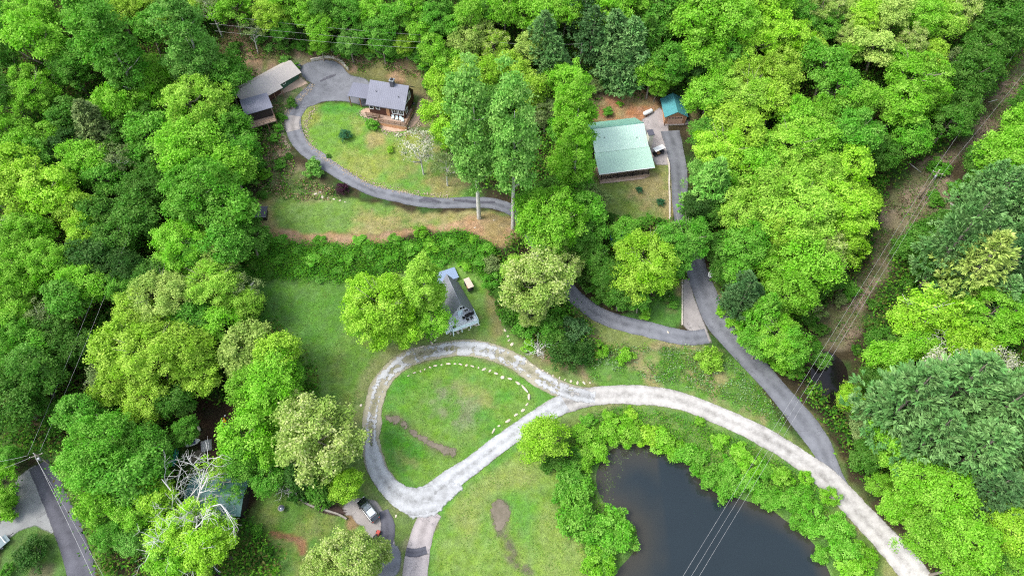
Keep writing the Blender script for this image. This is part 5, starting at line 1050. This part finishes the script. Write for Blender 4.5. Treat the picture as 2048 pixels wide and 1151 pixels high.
# trailer at the left frame edge
x, y, z = G(2, 1090); e = empty('utility_trailer', (x, y, z + .05), .9, 'grey trailer with white crossbar at the left edge of the cracked pad', 'trailer')
MB().box(-1.6, 1.6, -.8, .8, .5, .6).build('bed', surf('blue_grey_bed', A(120,136,140), .1), e); MB().box(.9, 1.0, -.9, .9, .9, 1.0).build('crossbar', WHITE, e); MB().tube([(.95, 0, .6), (.95, 0, .95)], .05, 5).build('upright', WHITE, e); MB().tube([(1.6, 0, .5), (2.6, 0, .45)], .06, 5).build('drawbar', BLACK, e)
for sy in (-.85, .85): wheel(e, 0, sy, .3, .18)
# ---- low walls and kerbs
def kerb(name, pts, w, h, mat, label, cat, dz=0):
    P = smooth_poly(np.array([G(a, b)[:2] for a, b in pts]), 6, False); rng = random.Random(5)
    T = np.gradient(P, axis=0); T /= np.linalg.norm(T, axis=1)[:, None]; N = np.c_[-T[:, 1], T[:, 0]]; Z = Hh(P[:, 0], P[:, 1]); m = MB(); vs = []; fs = []
    for i in range(len(P)):
        ww = w / 2 * rng.uniform(.85, 1.15); hh = h * rng.uniform(.85, 1.15)
        for s, zz in ((-1, -.3), (-1, hh), (1, hh), (1, -.3)): vs.append((P[i, 0] + N[i, 0] * ww * s, P[i, 1] + N[i, 1] * ww * s, Z[i] + zz + dz))
    for i in range(len(P) - 1): fs += [(i * 4 + k, i * 4 + (k + 1) % 4, i * 4 + 4 + (k + 1) % 4, i * 4 + 4 + k) for k in range(4)]
    fs += [(0, 1, 2, 3), (len(vs) - 1, len(vs) - 2, len(vs) - 3, len(vs) - 4)]; return tag(m.add(vs, fs).build(name, mat), label, cat)
kerb('stone_kerb', [(1334,318),(1338,335),(1338,370),(1339,400),(1339,440)], .35, .4, STONE, 'long pale stone kerb between the mint house lawn and the paved drive', 'kerb')
kerb('garden_wall', [(572,972),(590,990),(620,1010),(650,1020),(676,1028),(694,1038)], .3, .45, surf('grey_block', A(150,144,134), .2), 'low curved grey wall along the dark mulch bed', 'wall')
kerb('turnaround_kerb', [(622,122),(640,117),(662,115),(682,124),(697,140)], .4, .5, STONE, 'curved pale stone kerb round the top of the turnaround', 'kerb')
kerb('roadside_wall', [(0,1035),(14,1015),(26,990),(28,975)], .35, .8, surf('dark_timber_wall', A(72,70,54), .3), 'dark timber retaining wall left of the cracked concrete pad', 'wall')
kerb('drive_edge_wall', [(1364,560),(1364,600),(1364,650)], .2, .25, STONE, 'short straight kerb on the left of the pale road triangle', 'kerb')
# ---- stones
def rock_mesh(seed, flat=.55):
    rng = np.random.default_rng(seed); import bmesh
    bm = bmesh.new(); bmesh.ops.create_icosphere(bm, subdivisions=2, radius=.5); D = rand_dirs(7, rng); w = rng.uniform(.3, .48, 7)
    for v in bm.verts:
        p = np.array(v.co)
        for d, ww in zip(D, w):
            t = p @ d
            if t > ww: p = p - d * (t - ww) * .85
        v.co = (p[0], p[1] * .8, p[2] * flat)
    me = bpy.data.meshes.new('boulder'); bm.to_mesh(me); bm.free(); me.materials.append(ROCKM); return me
ROCKM = surf('pale_rock', A(206,198,182, 1), .22, 2.5, .9, c2=A(180,164,140), bump=.5)
RM = [rock_mesh(200 + i) for i in range(6)]
ORD = 'first second third fourth fifth sixth seventh eighth ninth tenth eleventh twelfth thirteenth fourteenth fifteenth sixteenth seventeenth eighteenth nineteenth twentieth twenty-first twenty-second twenty-third twenty-fourth twenty-fifth twenty-sixth twenty-seventh twenty-eighth twenty-ninth thirtieth thirty-first thirty-second thirty-third thirty-fourth thirty-fifth thirty-sixth thirty-seventh thirty-eighth thirty-ninth fortieth'.split()
def rocks(txt, fmt, grp):
    for i, it in enumerate(txt.split('|')):
        a = [float(v) for v in it.split()]; x, y, z = G(a[0], a[1]); o = bpy.data.objects.new('boulder', RM[int(RNG.integers(6))]); COL.objects.link(o)
        s = a[2] * RNG.uniform(.8, 1.1) / 12.5; al = a[3] if len(a) > 3 else 1; o.scale = (s * al ** .5 * RNG.uniform(.9, 1.35), s / al ** .5 * RNG.uniform(.8, 1.1), s * RNG.uniform(.7, 1.1)); o.location = (x, y, z + s * .04); o.rotation_euler.z = a[4] if len(a) > 4 else RNG.uniform(0, 3)
        tag(o, fmt % ORD[i], 'boulder', grp)
rocks('817 751 6 1.6 .4|829 745 7 1.5 .4|841 742 6|850 738 8|860 734 6|871 731 10 1.4 .2|883 729 7|897 727 9 1.4 0|910 727 8 1.3 0|921 728 8 1.3|933 730 9|945 732 8 1.5 -.3|957 735 6|968 738 10|980 741 8|992 746 10 1.5 -.4|1005 754 11|1020 757 11 1.6 -.3|1036 766 13 1.7 -.6|1050 777 14 2.4 -.9|1058 793 13 2.2 1.6|1054 808 11 1.6 .9|1046 820 11 1.4 .6|1032 829 11 1.6 .6|1016 841 12 1.4 .6|998 851 8|987 861 9 2.2 1.1',
      '%s boulder, clockwise from the left, edging the gravel island', 'boulders edging the gravel island')
rocks('1042 715 11|1052 722 8|1063 729 9 1.5 -.5|1075 737 9|1085 741 7|1095 746 7|1106 751 6|1119 755 8 1.5|1130 759 5|1142 762 9|1155 765 9 1.4|1168 765 8|1180 765 7', '%s boulder from the left in the row between the loop and the brown bank', 'boulders above the gravel junction')
rocks('895 661 6|901 667 7|908 667 8|915 663 13 1.3|922 660 6|926 657 6|931 655 14 1.7 .4|942 652 8|949 648 13 1.3|958 649 7|938 659 5', '%s boulder from the left below the front edge of the cabin deck', 'boulders below the cabin deck')
rocks('877 668 5|874 674 7|870 680 7|863 685 8|844 693 9 1.6 .4|838 695 7|832 697 7 1.5 .4|824 699 5', '%s stone from the top in the short row left of the cabin', 'stones left of the cabin')
rocks('631 388 10|645 394 12|668 398 8|680 401 8|690 404 6|655 396 6|640 384 8', '%s pale stone in the broken row under the hillside driveway', 'stones under the hillside driveway')
rocks('1010 660 8|1016 672 9|1018 680 7|1024 688 10|1000 640 6', '%s grey stone down the brown strip right of the cabin yard', 'grey stones right of the cabin')
rocks('722 810 8|697 1003 8|706 998 6|792 1031 5|950 455 6|988 440 5|1336 664 8|1339 592 5', '%s of the scattered single white stones', 'scattered stones')
# stones edging the curved driveway: countless small rubble
rng = np.random.default_rng(9); P = np.concatenate([smooth_poly(np.array([G(a, b)[:2] for a, b in q]), 20, False) for q in ([(632,216),(614,240),(612,268),(628,296),(656,320),(692,341),(730,362),(780,377),(840,388),(900,392)], [(626,170),(604,194),(582,214),(566,240),(564,270),(578,298)], [(722,228),(740,236),(758,244),(770,262),(800,270),(826,262),(840,240)], [(722,226),(740,234)])]); P = np.repeat(P, 4, 0) + rng.normal(size=(len(P) * 4, 2)) * .42
n = len(P); base = np.array([v.co[:] for v in RM[0].vertices]); fc = np.array([f.vertices[:] for f in RM[0].polygons]); V = []
for i in range(n):
    s = rng.uniform(.1, .36); a = rng.uniform(0, 6.28); q = base * s; V.append(np.c_[q[:, 0] * math.cos(a) - q[:, 1] * math.sin(a) + P[i, 0], q[:, 0] * math.sin(a) + q[:, 1] * math.cos(a) + P[i, 1], q[:, 2] + 0])
Z = Hh(P[:, 0], P[:, 1]); V = np.stack(V); V[..., 2] += Z[:, None] + .08; FF = (fc[None] + (np.arange(n) * len(base))[:, None, None]).reshape(-1, 3)
o = npmesh('driveway_rubble', V.reshape(-1, 3), FF, ROCKM); o.data.materials[0] = surf('rubble_stone', A(176,160,138), .3, 2.5, .9); tag(o, 'small rubble stones edging the curved driveway and terrace', 'stones', kind='stuff')
# fallen logs
for (a, b, c2, d2, r_, lb) in ((1900, 408, 1924, 421, .2, 'pale fallen log at the right edge of the brown clearing'), (1976, 205, 1994, 200, .1, 'thin pale log lying across the upper brown clearing'), (1812, 322, 1842, 345, .1, 'long thin pole lying left of the shrub below the power pole'), (385, 835, 402, 862, .3, 'dark cut log lying beside the white boat yard')):
    p0, p1 = G(a, b), G(c2, d2); m = MB(); m.tube([(p0[0], p0[1], p0[2] + r_), (p1[0], p1[1], p1[2] + r_)], [r_, r_ * .8], 7); tag(m.build('fallen_log', PALEBARK), lb, 'log')
# ---- utility poles and lines
def pole(px, py, h, rz, label, arms=1, trans=True, trim=POLEW):
    x, y, z = G(px, py); e = empty('utility_pole', (x, y, z), rz, label, 'utility pole', 'utility poles')
    MB().tube([(0, 0, -.5), (0, 0, h)], [.17, .11], 8).build('post', trim, e)
    c = MB().box(-1.1, 1.1, -.12, -.02, h - .9, h - .76).build('crossarm', trim, e)
    for s in (-1.0, 0, 1.0):
        zz = h - .76 if s else h; MB().tube([(s, -.06 if s else 0, zz), (s, -.06 if s else 0, zz + .12), (s, -.06 if s else 0, zz + .2)], [.05, .07, .03], 7).build('insulator', WHITE, e)
    if trans: MB().tube([(0, -.35, h - 2.3), (0, -.35, h - 2.25), (0, -.35, h - 1.4), (0, -.35, h - 1.35)], [.18, .25, .25, .15], 10).build('transformer', GREYM, e)
    return e, Vector((x, y, z + h))
e1, t1 = pole(1838, 398, 9.5, -.5, 'pale utility pole standing in the brown clearing on the right')
e2, t2 = pole(114, 937, 7.5, .4, 'utility pole at the head of the lower left road')
e3, t3 = pole(1158, 147, 8.5, .6, 'utility pole with transformer on the slope above the mint roofed house')
def wire(p, q, sag, label, r_=.015, grp='overhead lines'):
    p, q = Vector(p), Vector(q); pts = [p.lerp(q, t) - Vector((0, 0, 4 * sag * t * (1 - t))) for t in [i / 14 for i in range(15)]]
    m = MB(); m.tube(pts, r_, 5); return tag(m.build('power_line', WIREM), label, 'power line', grp)
WIREM = surf('aluminium_wire', A(190,190,190), .05, rough=.5); WIRED = surf('dark_wire', (.05, .05, .05), .05)
def pt(px, py, up): x, y, z = G(px, py, up); return Vector((x, y, z + up))
dx = Vector((math.cos(-.5), math.sin(-.5), 0))
wire(t1 - dx, pt(2100, 5, 9), .6, 'left-hand overhead wire above the brown clearing up to the top right'); wire(t1 + dx, pt(2110, 70, 9), .6, 'right-hand overhead wire above the brown clearing up to the top right')
wire(t1 - dx, pt(1345, 1185, 9), 1.0, 'left-hand overhead wire crossing road and pond', .015); wire(t1 + dx * .2 - Vector((0, 0, .9)), pt(1362, 1185, 8.2), 1.0, 'middle overhead wire crossing the pond', .015); wire(t1 + dx, pt(1378, 1185, 9), 1.0, 'right-hand overhead wire crossing road and pond', .015)
d2 = Vector((math.cos(.4), math.sin(.4), 0))
wire(t2 - d2, pt(262, 395, 10), .6, 'left-hand overhead wire above the forest gap on the left', .015); wire(t2 + d2, pt(285, 395, 10), .6, 'right-hand overhead wire above the forest gap on the left', .015)
wire(t2, pt(200, 1185, 7), .5, 'thick pale overhead wire along the lower left road', .026); wire(t2 - d2 * .4 - Vector((0, 0, .9)), pt(225, 1185, 6), .6, 'thin overhead wire right of the thick one along the lower left road', .018)
wire(t2 - d2, pt(-20, 925, 7), .2, 'upper short wire running from the road pole to the left frame edge', .018); wire(t2 - d2 - Vector((0, 0, .9)), pt(-20, 945, 6), .2, 'lower short wire running from the road pole to the left frame edge', .018)
wire(t3, pt(1262, 150, 4), .4, 'overhead wire from the slope pole down towards the dishes'); wire(t3, pt(1000, 85, 10), .5, 'overhead wire from the slope pole left into the trees', .015)
for i, (a, b, c3, d3) in enumerate(((430, 30, 870, 72), (430, 48, 870, 86), (430, 62, 870, 98))): wire(pt(a, b, 9), pt(c3, d3, 9), .5, ('upper', 'middle', 'lower')[i] + ' overhead wire strung along the wood edge behind the log house', .015)

# ---------------------------------------------------------------- labels for the plants
LM = [('the log house', 770, 200), ('the pale-roofed outbuilding', 555, 165), ('the mint-roofed house', 1245, 300), ('the teal garage', 1350, 215), ('the A-frame cabin', 910, 600), ('the black car', 738, 1021),
      ('the teal-roofed building', 455, 985), ('the gravel island', 910, 840), ('the road fork', 1395, 680), ('the right-hand utility pole', 1860, 370), ('the creek pool', 1665, 760), ('the paved road end', 1650, 920),
      ('the lower left road', 130, 1040), ('the lower left pole', 70, 900), ('the slope utility pole', 1160, 120), ('the black shelter', 515, 425), ('the pond head', 1270, 900), ('the pond west bank', 1230, 1050), ('the pond east bank', 1640, 1070),
      ('the upper left photo corner', 0, 0), ('the upper right photo corner', 2048, 0), ('the left photo edge midpoint', 0, 575), ('the right photo edge midpoint', 2048, 575), ('the lower right photo corner', 2048, 1151), ('the top edge midpoint', 1024, 0),
      ('the turnaround', 650, 160), ('the pair of tulip trees', 995, 430), ('the black field gap wires', 200, 600), ('the white dead tree', 390, 960), ('the shallow bank', 740, 510), ('the gravel road end', 1840, 1140)]
LM = [l for l in LM if l[0] not in ('the black field gap wires', 'the shallow bank')] + [('the left forest gap', 225, 600), ('the overgrown bank middle', 740, 510), ('the paved branch road', 1280, 650), ('the brown clearing middle', 1720, 560), ('the upper clearing', 1970, 240)]
def dirw(dx, dy):
    a = math.degrees(math.atan2(-dy, dx)) % 360
    return ['right of', 'above and right of', 'above', 'above and left of', 'left of', 'below and left of', 'below', 'below and right of'][int((a + 22.5) // 45) % 8]
KN = {'B': ('broadleaf tree', 'tree'), 'L': ('broad-crowned tree', 'tree'), 'T': ('tall narrow tree', 'tree'), 'F': ('cream-flowered tree', 'tree'), 'W': ('white-blossomed tree', 'tree'), 'S': ('thin-crowned tree', 'tree'), 'P': ('pine', 'pine tree'), 'H': ('hemlock', 'conifer tree'), 'R': ('round shrub', 'shrub'), 'N': ('dense shrub', 'shrub')}
GRP = {'B': 'broadleaf trees of the forest', 'L': 'broadleaf trees of the forest', 'T': 'tall narrow trees', 'F': 'cream-flowered trees', 'W': 'white-blossomed trees', 'S': 'thin-crowned trees', 'P': 'pines', 'H': 'hemlocks', 'R': 'shrubs', 'N': 'dense shrubs'}
from collections import defaultdict
bk = defaultdict(list)
for p in PLANTS:
    if p['label']: tag(p['o'], p['label'], 'tree', p['grp']); continue
    l = min(LM, key=lambda q: math.hypot(q[1] - p['px'], q[2] - p['py'])); d = dirw(p['px'] - l[1], p['py'] - l[2])
    bk[(CW[p['code']], KN[p['kind']], d, l)].append(p)
for (cw, kn, d, l), ps in bk.items():
    ps.sort(key=lambda p: math.hypot(p['px'] - l[1], p['py'] - l[2]))
    for i, p in enumerate(ps):
        w_ = ('nearest ' if len(ps) == 2 and i == 0 else 'farther ' if len(ps) == 2 else ORD[i] + '-nearest ') if len(ps) > 1 else ''
        tag(p['o'], '%s%s %s %s %s' % (w_, cw, kn[0], d, l[0]), kn[1], GRP[p['kind']])
